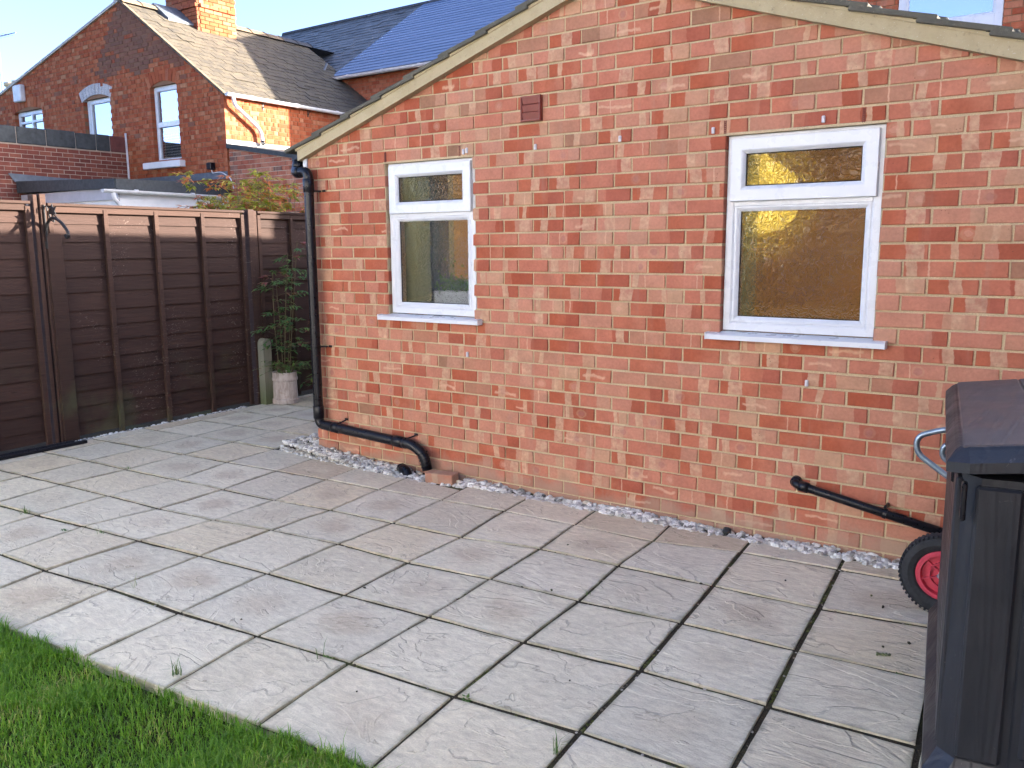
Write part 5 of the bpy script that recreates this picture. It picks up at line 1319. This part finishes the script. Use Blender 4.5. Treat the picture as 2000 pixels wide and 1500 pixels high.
# flat roofed building in front of the gable
fr_ = thing('flat_roof_building', 'low white flat roofed building with dark felt edge and pale gutter', 'building', (-10.6, 4.8, 0))
G().add(box(-12.26, -8.98, 3.78, 5.98, 0, 2.56)).build('wall', 'render_white', fr_)
G().add(box(-12.25, -8.96, 3.735, 3.778, 2.42, 2.62, .004)).build('fascia_board', 'fascia_grey', fr_)
G().add(prism([(-12.27, 3.68, 2.66), (-8.94, 3.68, 2.60), (-8.94, 3.68, 2.765), (-12.27, 3.68, 2.875)], (0, .055, 0))).build('felt_edge', 'felt', fr_)
G().add(prism([(-12.27, 3.736, 2.66), (-8.94, 3.736, 2.60), (-8.94, 3.736, 2.74), (-12.27, 3.736, 2.85)], (0, 2.24, 0.06))).build('roof', 'felt', fr_)
G().add(prism([(-8.942, 3.70, 2.58), (-8.942, 5.97, 2.58), (-8.942, 5.97, 2.80), (-8.942, 3.70, 2.765)], (.02, 0, 0))).build('felt_edge', 'felt', fr_)
G().add(prism([(-12.28, GY-.012, 2.93), (-8.97, GY-.012, 2.90), (-8.97, GY-.012, 3.035), (-12.28, GY-.012, 3.04)], (0, -.012, 0))).build('flashing', 'lead', fr_)
G().add(prism([(-12.28, 3.66, 2.86), (-12.28, 3.55, 3.02), (-12.28, 4.9, 2.98), (-12.28, 4.9, 2.90)], (.012, 0, 0))).build('flashing', 'lead', fr_)
fg_ = gutter(fr_, (-8.86, 3.42, 2.575), (-8.86, 5.95, 2.565), .058, 'upvc_old')
G().add(tube(bend([(-8.86, 3.60, 2.54), (-8.86, 3.61, 2.44), (-8.90, 3.74, 2.30), (-8.90, 3.74, .1)], .05, 4), .034, 10)).build('downpipe', 'upvc_old', fr_, smooth=True)

# boundary wall with heavy coping, running up to the gable
bw = thing('boundary_wall', 'dark red brick boundary wall with big slate coping stones running to the gable', 'wall', (-12.3, 4, 0))
brickwork(bw, 'wall', (-12.295, 0, 0), (0, 1, 0), (1, 0, 0), 1.2, 5.995, 2.0, 3.575, 'brick_dark', 'mortar_pale', (), (), 200, phase=.02, vis=lambda u, z: z > 2.7)
G().add(box(-12.52, -12.40, 1.2, 5.995, 0, 3.57)).build('wall_core', 'brick_dark', bw)
cy_ = [2.45, 3.10, 3.767, 4.325, 4.903, 5.329, 5.626, 5.985]
for a, b in zip(cy_[:-1], cy_[1:]):
    G().add(box(-12.53, -12.265+rng.uniform(-.006, .006), a+.008, b-.008, 3.585, 3.905+rng.uniform(-.01, .01), .012)).build('coping_stone', 'coping_red' if b > 5.9 else 'coping', bw)
G().add(box(-12.52, -12.285, 2.45, 5.985, 3.565, 3.89)).build('coping_mortar', 'mortar_pale', bw)
G().add(box(-12.262, -12.235, 5.955, 5.99, 3.05, 3.985, .004)).build('edge_trim', 'upvc_old', bw)

# terraced house with the solar roof
th_ = thing('terraced_house', 'red brick terraced house with a large blue solar roof and dark slates', 'house', (-9, 12, 0))
NY = 10.6
brickwork(th_, 'rear_wall', (0, NY, 0), (1, 0, 0), (0, -1, 0), -11.0, -5.9, 3.6, 5.62, 'brick_main', 'mortar_far', (), (), 70, phase=.0, vis=lambda u, z: -10.6 < u < -7.2 and z > 4.6)
G().add(box(-16.4, -5.95, NY+.11, 17, 0, 5.5)).build('house_core', 'brick_main', th_)
tu = np.array([0, 3.60, 2.48]); TH = np.linalg.norm(tu); tu /= TH
RX = -10.78
slates(th_, 'roof', (-16.55, NY-.16, 5.56), (1, 0, 0), tu, 10.75, TH, .30, .21, 'slate_dark', 130, keep=lambda a, y: a < 16.55+RX+.1, ragged=.005)
G().add(prism([(-16.5, NY-.05, 5.54), (-16.5, NY+3.44, 8.0), (-16.5, 17.5, 5.54)], (10.7, 0, 0))).build('roof_core', 'slate_dark', th_)
sp = thing('solar_panel', 'large blue solar panel array of narrow horizontal strips on the slate roof', 'solar panel', (-6, 12, 7))
nS = 23; tn = np.cross((1, 0, 0), tu); tn /= np.linalg.norm(tn)
stp = (TH-.12)/nS
for k in range(nS):
    c = np.array([(RX-5.95)/2, NY-.16, 5.56])+tu*(.05+stp*(k+.5))+tn*.035
    tl = .05; u2 = tu*math.cos(tl)-tn*math.sin(tl); n2 = tn*math.cos(tl)+tu*math.sin(tl)
    G().add(obox(c, ((1, 0, 0), u2, n2), ((-5.95-RX)/2, stp/2-.011, .010)), rnd3()).build('solar_strip', 'solar', sp)
G().add(obox(np.array([(RX-5.95)/2, NY-.16, 5.56])+tu*TH/2+tn*.012, ((1, 0, 0), tu, tn), ((-5.95-RX)/2, TH/2-.06, .006))).build('backing', 'rubber_gasket', sp)
for k in range(24): G().add(tube([(-16.5+k*.45, NY+3.44, 8.04), (-16.06+k*.45, NY+3.44, 8.04)], .085, 8)).build('ridge_tile', 'ridge_dark', th_)
gutter(th_, (RX+.05, NY-.22, 5.575), (-5.85, NY-.22, 5.56), .065, 'upvc_old', out=(0, -1, 0))
G().add(tube([(RX+.0, NY-.2, 5.66), (RX-.12, NY-.25, 5.74), (RX-.16, NY-.1, 5.95)], .03, 8)).build('valley_lead', 'lead', th_)

# far chimney and aerial over the left roof slope
fc = thing('far_chimney', 'cream chimney pots on a distant pale stack beyond the sloping roof', 'chimney', (-57, 25, 0))
G().add(box(-58.4, -55.4, 24.6, 26.2, 0, 11.4)).build('stack', 'render_white', fc)
for x in (-57.2, -56.1): G().add(lathe([(.42, 11.3), (.40, 12.5), (.50, 12.55), (.50, 12.75), (.36, 12.75), (.34, 11.4)], (x, 25.4, 0), 14)).build('chimney_pot', 'chimney_pot', fc)
ae = thing('tv_aerial', 'thin television aerial rods against the sky over the left roof slope', 'aerial', (-21.6, 8, 5))
G().add(tube([(-21.6, 8, 3.5), (-21.6, 8, 7.7)], .02, 6)).build('mast', 'aerial', ae)
G().add(tube([(-22.2, 8, 7.60), (-20.55, 8, 7.545)], .012, 5)).build('boom', 'aerial', ae)
for k in range(5): G().add(tube([(-21.9+k*.22, 7.85, 7.59-k*.008), (-21.9+k*.22, 8.15, 7.59-k*.008)], .006, 5)).build('element', 'aerial', ae)
